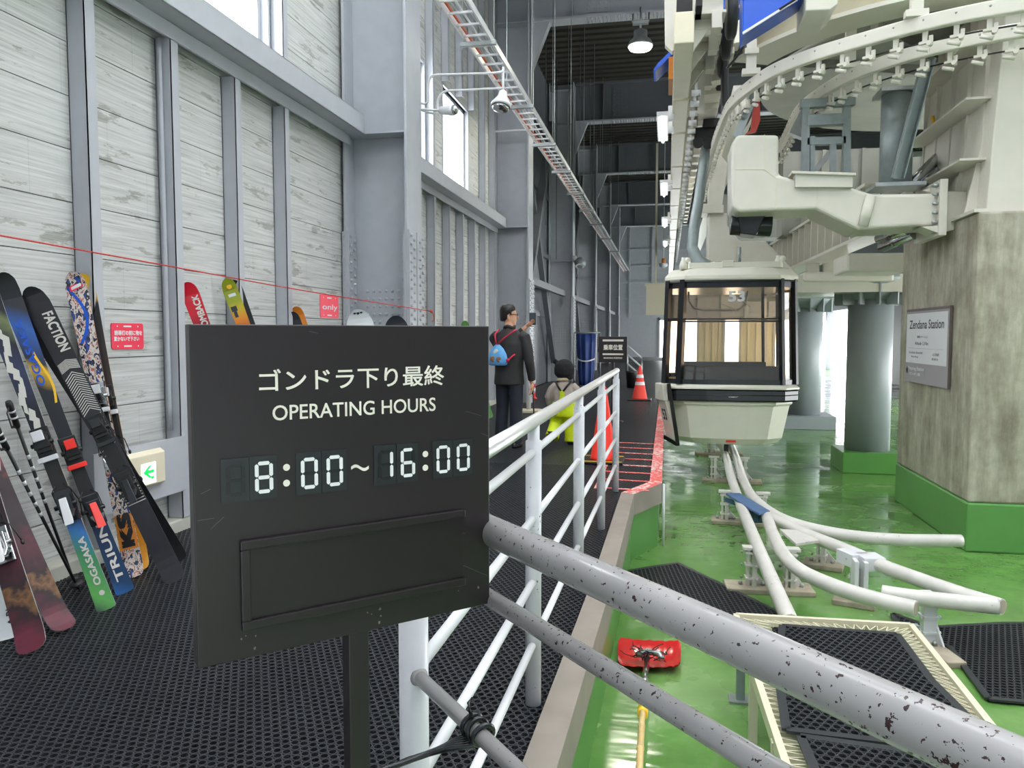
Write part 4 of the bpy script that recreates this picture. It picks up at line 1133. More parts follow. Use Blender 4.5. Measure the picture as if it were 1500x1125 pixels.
def bl(txt, fy, fz, w, h, mt, b=.01, par=None):
    letters('lettering', txt, mt, (XB - .0224, y1 - fy * W, z0 + fz * Hh), (0, -1, 0), (0, 0, 1), w * W, h * Hh, par or wp, b)
bl('Zendana Station', .49, .80, .80, .115, ink, .015)
bl('善棚ステーション', .42, .63, .26, .035, ink)
bl('Altitude 1,310m', .40, .54, .32, .05, ink)
bl('Gondola downhill', .26, .415, .34, .03, ink); bl('Boarding', .24, .355, .17, .03, ink); bl('山頂駅', .74, .405, .14, .035, ink); bl('展望台', .72, .345, .14, .03, ink)
bl('Pinpong Station', .28, .19, .40, .06, M['white'], .02, sb); bl('ピンポン駅', .26, .12, .26, .04, M['white'], .02, sb)
m = MB(); cy = y1 - .04 * W; m.prism([(XB - .0206, cy + .02 * W, z0 + .16 * Hh), (XB - .0206, cy - .02 * W, z0 + .22 * Hh), (XB - .0206, cy - .02 * W, z0 + .10 * Hh)], (-.0008, 0, 0))
m.box((XB - .0214, y1 - .50 * W, z0 + .09 * Hh), (XB - .0206, y1 - .496 * W, z0 + .22 * Hh)); m.box((XB - .0228, y0 + .1 * W, z0 + .472 * Hh), (XB - .022, y1 - .06 * W, z0 + .475 * Hh)); m.build('arrow_and_rules', M['mauve'], sb)
m = MB(); m.prism([(XB - .0206, y1 - .01 * W, z0 + .16 * Hh), (XB - .0206, y1 - .06 * W, z0 + .225 * Hh), (XB - .0206, y1 - .06 * W, z0 + .095 * Hh)], (-.0008, 0, 0)); m.build('arrow', M['white'], sb)

M['colgrey'] = paint('column_grey_green', S(140, 148, 150), 0.42, var=0.06, scale=2)
def round_column(x, y, r, ztop, basemat, bw, bh, k=0):
    root = empty('round_steel_column', (x, y, -0.6), None, None, kind='structure')
    m = MB(); m.cyl((x, y, -0.6 + bh), (x, y, ztop), r, 40); m.build('column_shaft', M['colgrey'], root)
    m = MB(); m.box((x - bw, y - bw, -0.6), (x + bw, y + bw, -0.6 + bh)); m.build('base_block', basemat, root, bevel=.01)
    m = MB(); m.lathe((x, y, ztop - .05), [(r, 0), (r + .25, .28), (r + .25, .34)], 40)
    for q in range(12):
        a = q * math.pi / 6; m.bar((x + r * math.cos(a) * .9, y + r * math.sin(a) * .9, ztop + .05), (x + (r + .2) * math.cos(a), y + (r + .2) * math.sin(a), ztop + .05), .02, .34)
    m.build('column_head', M['colgrey'], root)
round_column(2.93, 12.2, .31, 1.95, M['greenwall'], .42, .30)
round_column(2.93, 17.6, .345, 2.0, M['colgrey'], .56, .28)
round_column(6.4, 12.2, .31, 1.95, M['greenwall'], .42, .30)
round_column(6.4, 17.6, .37, 2.0, M['colgrey'], .56, .28)

# ================================================================== GONDOLA CABIN
CX, CY = 0.83, 11.55
CH = .19
M['cabin'] = paint('cabin_cream_paint', S(228, 226, 212), 0.28, var=0.02)
cab = empty('gondola_cabin', (CX, CY, -0.09), 'cream and black gondola cabin number 53 hanging over the green floor', 'gondola cabin')
def octo(hx, hy, ch, z, n=1):
    p = [(-hx + ch, -hy), (-hx / 3, -hy - .035), (hx / 3, -hy - .035), (hx - ch, -hy), (hx, -hy + ch), (hx, hy - ch), (hx - ch, hy), (-hx + ch, hy), (-hx, hy - ch), (-hx, -hy + ch)]
    return [(CX + x, CY + y, z) for x, y in p]
m = MB(); m.loft([octo(.60, .72, .22, -.09), octo(.66, .78, .22, -.075), octo(.72, .84, .22, .0), octo(.80, .92, .24, .45), octo(.83, .945, .24, .47), octo(.83, .945, .24, .51)], smooth=False)
m.build('lower_body', M['cabin'], cab, bevel=.012)
m = MB(); m.loft([octo(.865, .975, CH, .51), octo(.885, .99, CH, .53), octo(.885, .99, CH, .655), octo(.865, .975, CH, .675)], smooth=False); m.build('bumper_band', M['blackgloss'], cab, bevel=.006)
m = MB()
for z in (.60,): m.loft([octo(.888, .993, CH, z - .006), octo(.894, .999, CH, z), octo(.888, .993, CH, z + .006)], cap=False, smooth=False)
m.build('bumper_ridge', M['blackgloss'], cab)
m = MB(); m.loft([octo(.90, 1.0, CH, .675), octo(.90, 1.0, CH, .70), octo(.86, .965, CH, .735)], smooth=False); m.build('belt_trim', M['cabin'], cab, bevel=.004)
# dark window frame: sill, header and posts
m = MB()
o1, o2 = octo(.85, .955, CH, .735), octo(.85, .955, CH, .80); m.loft([o1, o2], cap=False, smooth=False)
h1, h2 = octo(.815, .92, CH, 2.02), octo(.81, .915, CH, 2.13); m.loft([h1, h2], cap=True, smooth=False)
for i in (0, 3, 4, 5, 6, 7, 8, 9):
    a, b = Vector(o1[i]), Vector(h2[i]); m.bar(a, b, .075 if i in (0, 9) else .05, .07, up=(CX - a.x, CY - a.y, 0))
for y in (-.35, .35, .02):
    m.bar((CX - .845, CY + y, .735), (CX - .81, CY + y, 2.1), .05, .05, up=(1, 0, 0))
for i, j in ((8, 9), (9, 0)):
    a, b = Vector(octo(.832, .94, CH, 1.60)[i]), Vector(octo(.832, .94, CH, 1.60)[j]); m.bar(a, b, .03, .045)
m.build('window_frame', M['blackgloss'], cab)
# tinted panes
m = MB(); A, B = octo(.835, .945, CH, .79), octo(.80, .91, CH, 2.06)
for i in range(10):
    j = (i + 1) % 10; m.add([A[i], A[j], B[j], B[i]], [(0, 1, 2, 3)], True)
m.build('tinted_panes', M['bronze'], cab)
m = MB()
for z in (1.575, 1.605):
    P = [octo(.80, .90, CH, z)[i] for i in (0, 1, 2, 3)]; m.tube(P, .012, 8)
m.build('window_rail', M['black'], cab)
yf = CY - .915 - .045
letters('cabin_number', '53', M['white'], at_y(1079, 434, yf), (1, 0, 0), (0, 0, 1), .20, .13, cab, .03)
for a, b in (((1058, 445), (1079, 455)), ((1088, 440), (1099, 449))):
    m = MB(); m.cyl(at_y(*a, CY - .86), at_y(*b, CY - .86), .010, 8); m.build('strap_handle', M['white'], cab)
m = MB(); P = [(-.55, 1.98), (-.55, 1.86), (-.48, 1.76), (-.35, 1.73), (.10, 1.73), (.20, 1.80), (.22, 1.98)]
m.tube([(CX + x, CY - .75, z) for x, z in P], .014, 8); m.build('grab_rail', M['galv'], cab)
# benches, floor, ceiling lining inside
m = MB(); m.box((CX - .66, CY - .85, .68), (CX + .66, CY - .45, .76)); m.box((CX - .66, CY - .86, .76), (CX + .66, CY - .80, .98)); m.build('bench', M['drkseat'] if 'drkseat' in M else M['black'], cab)
m = MB(); m.box((CX - .66, CY + .45, .68), (CX + .66, CY + .85, .76)); m.box((CX - .66, CY + .80, .76), (CX + .66, CY + .86, .98)); m.build('bench', M['black'], cab)
# roof cap
m = MB(); m.loft([octo(.86, .965, .26, 2.115), octo(.87, .975, .26, 2.14), octo(.865, .97, .26, 2.18), octo(.78, .89, .26, 2.275), octo(.72, .83, .26, 2.29)], smooth=False); m.build('roof', M['cabin'], cab, bevel=.008)
m = MB(); m.loft([octo(.865, .97, .26, 2.10), octo(.855, .96, .26, 2.135)], smooth=False); m.build('roof_gutter', M['black'], cab)
m = MB(); m.box((CX - .55, CY - .86, 2.285), (CX + .62, CY - .80, 2.36)); m.build('roof_rail', M['cabin'], cab, bevel=.004)
m = MB(); m.box((CX - .55, CY + .5, 2.285), (CX + .62, CY + .56, 2.36)); m.build('roof_rail', M['cabin'], cab, bevel=.004)
m = MB(); m.box((CX - .12, CY - .88, 2.30), (CX + .02, CY - .80, 2.38)); m.build('rail_clip', M['cabin'], cab, bevel=.004)
for x in (-.62, .60):
    m = MB(); m.lathe((CX + x, CY - .78, 2.28), [(.06, 0), (.06, .05), (.045, .10), (.03, .13), (.03, .16)], 14); m.ball((CX + x + .05, CY - .80, 2.40), .04, 8, 6); m.build('roof_damper', M['cabin'], cab)
m = MB(); m.lathe((CX - .12, CY - .45, 2.36), [(.34, 0), (.34, .012), (.30, .02)], 26); m.build('roof_disc', M['chrome'], cab)
m = MB(); m.cyl((CX + .12, CY - .6, 2.36), (CX + .12, CY - .6, 2.58), .022, 10); m.build('roof_stud', M['galvpaint'], cab)
# door leaf on the boarding side
m = MB()
m.hexa([(CX - .985, CY - .70, .50), (CX - .86, CY - .93, .50), (CX - .80, CY - .90, .50), (CX - .80, CY - .5, .50), (CX - .985, CY - .70, .735), (CX - .89, CY - .95, .735), (CX - .82, CY - .90, .735), (CX - .82, CY - .5, .735)])
m.hexa([(CX - .83, CY - .62, -.02), (CX - .70, CY - .86, -.06), (CX - .66, CY - .80, -.06), (CX - .66, CY - .4, -.02), (CX - .945, CY - .68, .50), (CX - .84, CY - .92, .50), (CX - .76, CY - .88, .50), (CX - .76, CY - .5, .50)])
dr_ = m.build('door_leaf', M['cabin'], cab, bevel=.012)
m = MB(); m.bar((CX - .665, CY - .885, -.10), (CX - .80, CY - .955, .74), .05, .04, up=(0, 1, 0)); m.bar((CX - .665, CY - .88, -.09), (CX - .84, CY - .60, -.03), .05, .05); m.build('door_seal', M['black'], cab)
da, db = Vector((CX - .945, CY - .68, .50)), Vector((CX - .84, CY - .92, .50))
du = (db - da).normalized(); dn = Vector((-du.y, du.x, 0)); dn = dn if dn.dot(Vector((-1, -1, 0))) > 0 else -dn
low = (Vector((CX - .83, CY - .62, -.02)) + Vector((CX - .70, CY - .86, -.06))) / 2; top = (da + db) / 2; ax = (top - low).normalized()
letters('door_number', '53', M['black'], low.lerp(top, .64) + dn * .004, du, ax, .12, .15, dr_, .03)
m = MB(); c = (CX - .0, CY - .80, -.045); m.obox((CX + .03, CY - .853, -.035), X3, Y3, Z3, .13, .02, .03); m.build('red_reflector', M['red'], cab)
m = MB(); m.box((CX - .03, CY - .5, -.35), (CX + .03, CY - .42, -.09)); m.ball((CX, CY - .46, -.36), .05, 10, 8); m.build('guide_foot', M['black'], cab)
m = MB(); m.tube([(CX - .26, CY - .86, .60 - .02), (CX - .0, CY - 1.035, .575), (CX + .08, CY - 1.035, .575), (CX + .1, CY - 1.03, .59)], .006, 6); m.build('band_handle', M['chrome'], cab)
# hanger and grip
hg = MB()
P = [at_y(1050, 398, CY - .2), at_y(1022, 385, CY - .1), at_y(1014, 362, CY), at_y(1017, 330, CY), at_y(1024, 290, CY), at_y(1031, 240, CY), at_y(1035, 212, CY)]
hg.tube(P, [.10, .11, .085, .085, .08, .075, .07], 12, flat=.7); hg.build('hanger_arm', M['galvpaint'], cab)
m = MB(); P = [at_y(1045, 398, CY - .3), at_y(1070, 392, CY - .3), at_y(1108, 396, CY - .25)]; m.tube(P, .06, 8); m.build('hanger_foot', M['galvpaint'], cab)
m = MB(); c = at_y(1034, 205, CY)
m.box((c.x - .16, CY - .25, c.z - .05), (c.x + .16, CY + .25, c.z + .12)); m.box((c.x - .05, CY - .3, c.z + .1), (c.x + .2, CY + .1, c.z + .22))
for dx, dz in ((-.12, -.1), (.02, -.12), (.15, -.05)): m.lathe((c.x + dx, CY - .30, c.z + dz), [(.075, 0), (.075, .06)], 16, True, (0, 1, 0))
m.bar((c.x - .02, CY - .2, c.z + .12), (c.x + .08, CY - .2, c.z + .38), .05, .05); m.ball((c.x + .06, CY - .2, c.z + .38), .06, 8, 6)
m.build('cable_grip', M['black'], cab, bevel=.01)

# ================================================================== GUIDE PIPES ON THE GREEN FLOOR
ZP = -0.27
def smooth_path(P, n=8):
    out = []
    for i in range(len(P) - 1):
        p0, p1, p2, p3 = P[max(i - 1, 0)], P[i], P[i + 1], P[min(i + 2, len(P) - 1)]
        for k in range(n):
            t = k / n
            out.append(0.5 * ((2 * p1) + (p2 - p0) * t + (2 * p0 - 5 * p1 + 4 * p2 - p3) * t * t + (3 * p1 - p0 - 3 * p2 + p3) * t ** 3))
    out.append(P[-1]); return out
def guide(label, pts, r=.05, open_end=True, nm='guide_pipe'):
    P = smooth_path([Vector(p) for p in pts])
    m = MB(); m.tube(P, r, 20, cap=True)
    o = m.build(nm, M['pipe'], None, label, 'pipe', None)
    if open_end:
        d = (P[-1] - P[-2]).normalized(); q = MB(); q.lathe(P[-1] + d * .001 - o.location + Vector((0, 0, 0)), [(r * .84, 0), (r * .84, .002)], 18, True, d)
        q.build('pipe_mouth', M['dirt'], o, local=True)
    return o
def pz(*l): return [at_z(x, y, ZP) for x, y in l]
far = [Vector((.93, 24, ZP)), Vector((.93, 18, ZP)), Vector((.93, 13, ZP))]
guide('white guide pipe under the cabin bending away to end beside the pillar base', [Vector((.945, 24, ZP)), Vector((.945, 16, ZP))] + pz((1072, 655), (1090, 706), (1110, 736), (1150, 762), (1215, 780), (1300, 790), (1408, 792)))
guide('straight white guide pipe running from under the cabin towards the grating', [Vector((.80, 24, ZP)), Vector((.80, 16, ZP))] + pz((1059, 658), (1071, 700), (1086, 742), (1112, 806), (1135, 860), (1158, 912)))
guide('white guide pipe starting at the blue switch tongue and ending above the floor mat', pz((1122, 752), (1132, 782), (1150, 815), (1176, 838), (1230, 862), (1290, 880), (1342, 892)))
o = guide('long white guide pipe with brackets ending lowest and farthest out', pz((1132, 758), (1180, 782), (1240, 806), (1300, 832), (1400, 868), (1468, 889)))
guide('short white pipe joining the end of the long guide pipe', pz((1292, 868), (1330, 874), (1400, 882), (1462, 888)), open_end=False)
# switch tongue
A = [at_z(1063, 722, -.215), at_z(1084, 722, -.215), at_z(1128, 748, -.215), at_z(1112, 752, -.215), at_z(1094, 742, -.215)]
m = MB(); m.prism(A, (0, 0, -.02)); t0 = m.build('switch_tongue', M['bluedk'], None, 'blue steel switch tongue lying across the guide pipes', 'switch tongue', bevel=.004)
m = MB(); m.prism([at_z(1062, 735, -.33), at_z(1080, 742, -.33), at_z(1112, 762, -.33), at_z(1116, 752, -.33)], (0, 0, .05)); m.bar(at_z(1095, 745, -.3), at_z(1113, 757, -.3), .1, .12); m.build('tongue_web', M['bluedk'], t0)
m = MB(); m.prism(pz((1142, 778), (1166, 800), (1200, 795), (1172, 780)), (0, 0, .02)); m.build('gusset_plate', M['pipe'], None, 'pale gusset plate welded between two guide pipes', 'plate')
# supports: dirty base plate with clamp posts
def support(label, base_px, posts, bw=.12, clamp=True):
    a, b = at_z(*base_px[0], -.6), at_z(*base_px[1], -.6)
    d = (b - a).normalized(); c = (a + b) / 2; sd = Vector((-d.y, d.x, 0))
    r = empty('pipe_support', (c.x, c.y, -.6), label, 'pipe support', None)
    m = MB(); m.obox(c + Z3 * .02, d, sd, Z3, (b - a).length, bw * 2, .04); m.build('base_plate', M['dirt'], r, bevel=.006)
    for t in posts:
        p = a + (b - a) * t; m = MB()
        m.obox(p + Z3 * .19 + d * .018, d, sd, Z3, .036, .085, .30); m.obox(p + Z3 * .19 - d * .028, d, sd, Z3, .02, .06, .30)
        for z in (.1, .2, .3):
            m.obox(p + Z3 * z, d, sd, Z3, .10, .095, .014)
            for s in (-1, 1): m.bolt(p + Z3 * z + sd * .056 * s + d * .03, sd * s, .012, .014); m.bolt(p + Z3 * z - d * .068, -d, .010, .014)
        m.prism([p + d * .02 + sd * .05 + Z3 * .04, p + d * .12 + sd * .05 + Z3 * .04, p + d * .02 + sd * .05 + Z3 * .16], -sd * .012)
        m.obox(p + Z3 * .335, d, sd, Z3, .14, .09, .02); q = m.build('clamp_post', M['pipe'] if clamp else M['white'], r)
        k = MB()
        for s in (-.08, .09): k.bolt(p + d * s + Z3 * .04, (0, 0, 1), .016, .03)
        k.build('anchor_bolt', M['galv'], q)
    return r
support('dirty base plate with clamp post under the straight pipe near the floor mat', [(1062, 862), (1190, 868)], (.30, .74))
support('base plate with clamp post beside the blue switch tongue', [(1042, 764), (1142, 770)], (.20, .75))
support('base plate with clamp post half hidden behind the cabin foot', [(1028, 704), (1116, 708)], (.2, .7))
support('base plate farthest back under the cabin', [(1020, 666), (1085, 666)], (.3, .7))
support('base plate with paired clamps under the long guide pipe', [(1222, 878), (1284, 888)], (.5,), .13)
support('white flanged support standing beyond the grating corner', [(1352, 942), (1402, 980)], (.12,), .06, False)
support('weathered base plate in the middle of the curved pipes', [(1176, 826), (1236, 834)], (.45,), .12)
for px, py in ((1258, 816), (1270, 820)):
    pass
m = MB()
for (a, b) in (((1238, 812), (1262, 822)), ((1266, 818), (1282, 828))):
    p, q = at_z(*a, ZP), at_z(*b, ZP); m.bar(p, q, .16, .10)
for t in (0, 1): m.obox(at_z(1252 + 14 * t, 845 + 2 * t, -.37), X3, Y3, Z3, .03, .12, .26)
m.build('pipe_bracket', M['white'], None, 'white bolted bracket clasping the long guide pipe', 'bracket', bevel=.004)

# ================================================================== GRATING STEP WITH MATS
ZG = -.225
q = [at_z(1078, 906, ZG), at_z(1334, 921, ZG), at_z(1408, 1014, ZG), at_z(1630, 1300, ZG), at_z(1208, 1300, ZG)]
gr = empty('grating_platform', ((q[0].x + q[2].x) / 2, (q[0].y + q[2].y) / 2, -.6), 'pale steel grating platform on legs covered with black mats', 'platform')
m = MB()
for i in range(5):
    a, b = q[i], q[(i + 1) % 5]; m.bar(a, b, .03, .06)
for i in range(4): pass
m.build('edge_frame', M['creamy'], gr)
m = MB()
def strip(a0, a1, b0, b1, nn):
    for k in range(nn):
        t = k / nn; t2 = (k + .5) / nn
        p, r_, s_ = a0.lerp(a1, t), b0.lerp(b1, t2), a0.lerp(a1, (k + 1) / nn)
        m.bar(p, r_, .006, .02); m.bar(r_, s_, .006, .02)
cen = Vector(((q[0].x + q[2].x) / 2, (q[0].y + q[2].y) / 2, ZG))
ins = [v.lerp(cen, .17) for v in q]; ins[0] = at_z(1128, 916, ZG); ins[1] = at_z(1316, 928, ZG); ins[2] = at_z(1368, 1000, ZG); ins[3] = at_z(1560, 1290, ZG); ins[4] = at_z(1275, 1300, ZG)
strip(q[0], q[4], ins[0], ins[4], 44); strip(q[1], q[2], ins[1], ins[2], 15); strip(q[2], q[3], ins[2], ins[3], 28); strip(q[0], q[1], ins[0], ins[1], 16)
m.build('grating', M['creamy'], gr, kind='stuff')
for k, (px, py) in enumerate(((1084, 1026), (1336, 1010))):
    p = at_z(px, py, -.6); m = MB(); m.box((p.x - .022, p.y - .022, -.6), (p.x + .022, p.y + .022, ZG)); m.box((p.x - .06, p.y - .05, -.6), (p.x + .06, p.y + .05, -.588)); m.build('leg', M['galvpaint'], gr)
for t in (.33, .62, .86):
    p = q[0].lerp(q[4], t); m = MB(); m.box((p.x - .02, p.y - .02, -.6), (p.x + .02, p.y + .02, ZG)); m.build('leg', M['creamy'], gr)
def gmat(pix, lb, z):
    P = [at_z(x, y, z) for x, y in pix]
    o = hex_mat('platform_mat', [(p.x, p.y) for p in P], z, .040, None, 12, True, math.atan2((P[1] - P[0]).y, (P[1] - P[0]).x), mat=M['rubber'], rim=True, label=lb, cat='mat', group='mats on the grating platform')
    b = MB(); b.prism([(p.x, p.y, z - .020) for p in P], (0, 0, .006)); b.build('underside', M['sub'], o)
gmat([(1146, 915), (1314, 928), (1364, 995), (1520, 1150), (1380, 1094), (1152, 1067), (1139, 982)], 'black holed mat covering the far part of the grating platform', ZG + .048)
gmat([(1173, 1077), (1380, 1106), (1530, 1230), (1480, 1300), (1268, 1300)], 'black holed mat covering the near part of the grating platform', ZG + .048)

# ================================================================== SNOW SHOVEL WITH A BAMBOO POLE
shv = at_z(950, 966, -.56)
so_ = empty('snow_shovel', (shv.x, shv.y, -.6), 'red snow shovel with long bamboo pole lying on the green floor', 'snow shovel')
A = [at_z(905, 984, -.585), at_z(996, 986, -.585), at_z(998, 948, -.585), at_z(905, 943, -.585)]
m = MB(); nx, ny = 14, 8; g = []
for j in range(ny + 1):
    for i in range(nx + 1):
        u, v = i / nx, j / ny; w_ = 1 - .10 * (2 * v - 1) ** 6; u = .5 + (u - .5) * w_; p = A[0].lerp(A[1], u).lerp(A[3].lerp(A[2], u), v)
        g.append(p + Z3 * (.028 * (2 * v - 1) ** 2 + .0035 * math.cos(u * math.pi * 12) + .018 * (2 * u - 1) ** 4))
for dz in (0, .006): m.add([p + Z3 * dz for p in g], [(j * (nx + 1) + i, j * (nx + 1) + i + 1, (j + 1) * (nx + 1) + i + 1, (j + 1) * (nx + 1) + i) for j in range(ny) for i in range(nx)], True)
M['redplastic'] = paint('glossy_red_plastic', S(196, 34, 34), .15, var=.15, scale=8)
m.build('scoop', M['redplastic'], so_)
p0 = at_z(948, 964, -.53); p1 = at_z(943, 1010, -.42); p2 = at_z(941, 1048, -.30); p3 = at_z(932, 1200, .02)
m = MB(); m.cyl(p0, p1, .017, 12); m.build('socket', M['chrome'], so_)
m = MB(); m.cyl(p1.lerp(p2, .75), p1.lerp(p2, .98), .024, 12); m.build('yellow_collar', M['yellow'], so_)
M['bamboo'] = paint('bamboo', S(206, 178, 120), .4, var=.1, scale=20)
m = MB(); P = [p1.lerp(p3, t) for t in (0, .2, .4, .6, .8, 1)]; m.tube(P, .0135, 12)
for t in (.25, .42, .6, .78, .95): c = p1.lerp(p3, t); d = (p3 - p1).normalized(); m.tube([c - d * .008, c, c + d * .008], [.0136, .0165, .0136], 12)
m.build('pole', M['bamboo'], so_)
m = MB(); random.seed(3)
for k in range(26):
    a = p0 + Vector((random.uniform(-.06, .10), random.uniform(-.05, .05), random.uniform(0, .03)))
    P = [a]
    for s in range(4): P.append(P[-1] + Vector((random.uniform(-.04, .04), random.uniform(-.03, .03), random.uniform(-.015, .025))))
    m.tube(P, .0028, 5)
m.build('tangled_wire', M['black'], so_, kind='stuff')
m = MB(); m.tube([p0 + Vector((-.06, -.01, .02)), p0 + Vector((.0, .03, .03)), p0 + Vector((.07, .0, .03)), p0 + Vector((.09, -.03, .01))], .018, 8); m.build('grey_tape', M['galv'], so_)
# ================================================================== OVERHEAD TURNING MACHINERY
def ppoly(pix, Y): return [at_y(x, y, Y) for x, y in pix]
def inflate(m, pix, Y, dep): m.prism(ppoly(pix, Y), (0, dep, 0)); return m

# cream bent box beam that carries the curved rails
yk = empty('support_yoke', at_y(1240, 336, 8.5), 'cream bent box beam bolted to the pillar head by a flange', 'machine frame')
Y0 = 8.28
m = MB(); inflate(m, [(1072, 210), (1080, 197), (1141, 197), (1141, 256), (1166, 263), (1250, 275), (1278, 284), (1376, 283), (1376, 329), (1258, 337), (1196, 307), (1082, 311), (1072, 303)], Y0, .62)
m.build('box_beam', M['cream'], yk, bevel=.035, seg=3)
m = MB(); a = at_y(1078, 300, Y0 - .004)
def seam(p, q, w=.008): m.bar(at_y(*p, Y0 - .001), at_y(*q, Y0 - .001), .006, w)
seam((1076, 248), (1120, 248)); seam((1120, 197), (1120, 248)); seam((1120, 248), (1138, 262)); seam((1138, 262), (1136, 306)); seam((1198, 280), (1196, 303))
m.build('weld_seams', M['creamy'], yk)
m = MB(); inflate(m, [(1165, 252), (1250, 256), (1249, 274), (1165, 274)], Y0 - .05, .5); inflate(m, [(1160, 250), (1254, 253), (1254, 257), (1160, 254)], Y0 - .08, .56); m.build('cap_box', M['cream'], yk, bevel=.004)
m = MB(); m.tube([at_y(1264, 331, Y0 - .02), at_y(1276, 286, Y0 - .02)], .05, 10, flat=.4); m.build('cover_strip', M['cream'], yk)
m = MB(); p = at_y(1381, 305, Y0 - .06)
m.box((p.x - .035, Y0 - .08, at_y(1381, 346, Y0).z), (p.x + .035, Y0 + .70, at_y(1381, 264, Y0).z)); m.build('flange_plate', M['cream'], yk, bevel=.004)
m = MB()
for k in range(6):
    z = at_y(1370, 272 + k * 13.5, Y0).z
    for yy in (-.05, .0): m.bolt((p.x - .035, Y0 + yy + .02, z), (-1, 0, 0), .018, .05)
m.build('flange_bolts', M['galv'], yk)
m = MB(); inflate(m, [(1352, 279), (1376, 270), (1376, 284)], Y0 + .2, .02); m.build('gusset', M['cream'], yk); m = MB(); inflate(m, [(1350, 332), (1376, 342), (1376, 330)], Y0 - .05, .3); m.build('gusset', M['cream'], yk)
m = MB(); inflate(m, [(1386, 280), (1416, 280), (1420, 330), (1386, 340)], Y0 + .02, .5); m.build('stub', M['cream'], yk, bevel=.01)
# lower yoke further back
y2 = empty('support_yoke', at_y(1100, 420, 11.2), 'second cream bent frame lower down right behind the cabin roof', 'machine frame')
Yb = 12.75
m = MB(); inflate(m, [(1038, 312), (1066, 312), (1066, 330), (1078, 346), (1085, 353), (1122, 353), (1162, 396), (1164, 424), (1034, 424), (1036, 372)], Yb, .6); m.build('box_frame', M['cream'], y2, bevel=.02)
m = MB(); m.bar(at_y(1078, 350, Yb - .001), at_y(1079, 385, Yb - .001), .006, .008); m.bar(at_y(1122, 354, Yb - .001), at_y(1108, 384, Yb - .001), .006, .008); m.build('weld_seams', M['creamy'], y2)
m = MB(); inflate(m, [(1040, 255), (1054, 225), (1066, 240), (1058, 300), (1036, 302)], Yb, .3); inflate(m, [(1030, 298), (1060, 300), (1060, 312), (1028, 312)], Yb - .1, .5); m.build('cream_strut', M['cream'], y2, bevel=.008)
# dark housing under the first yoke
m = MB(); m.tube([at_y(1070, 328, 8.75), at_y(1130, 330, 8.75)], .12, 16); inflate(m, [(1080, 309), (1124, 309), (1108, 345), (1085, 342)], 8.6, .3)
m.build('drive_motor', M['blackgloss'], None, 'black rounded motor tucked under the cream bent box beam', 'motor', bevel=.01)

# pillar head with stiffening ribs
ph = empty('pillar_head', (3.9, 8.8, 2.5), 'cream ribbed steel head standing on the concrete pillar', 'machine frame')
a, b = at_y(1444, 317, 7.78), at_y(1490, -60, 7.78)
m = MB(); m.hexa([(a.x, 7.78, 2.50), (5.0, 7.78, 2.50), (5.0, 9.85, 2.50), (a.x, 9.85, 2.50), (b.x, 7.78, 5.6), (5.0, 7.78, 5.6), (5.0, 9.85, 5.6), (b.x, 9.85, 5.6)])
m.build('head_box', M['cream'], ph, bevel=.01)
m = MB(); m.box((2.70, 7.72, 2.50), (5.05, 9.92, 2.53)); m.build('sole_plate', M['cream'], ph)
for yy in (8.02, 8.45, 8.9, 9.35, 9.75):
    m = MB(); m.prism([(2.72, yy, 2.53), (a.x + .02, yy, 2.53), (b.x + .02, yy, 5.3), (b.x - .12, yy, 5.3), (2.85, yy, 3.2)], (0, .025, 0)); m.build('rib', M['cream'], ph)
for z in (3.0, 3.55, 4.1):
    m = MB(); x = a.x + (b.x - a.x) * (z - 2.5) / 3.1; m.box((x - .22, 7.9, z), (x + .02, 9.8, z + .02)); m.build('shelf_rib', M['cream'], ph)
m = MB()
for z in (2.85, 3.2, 3.55, 3.9, 4.25): m.box((3.32, 7.70, z), (3.5, 7.78, z + .03)); m.lathe((3.40, 7.775, z + .16), [(.035, 0), (.035, .03)], 14, True, (0, -1, 0))
m.box((3.30, 7.76, 2.8), (3.315, 7.78, 4.5)); m.build('access_steps', M['cream'], ph)

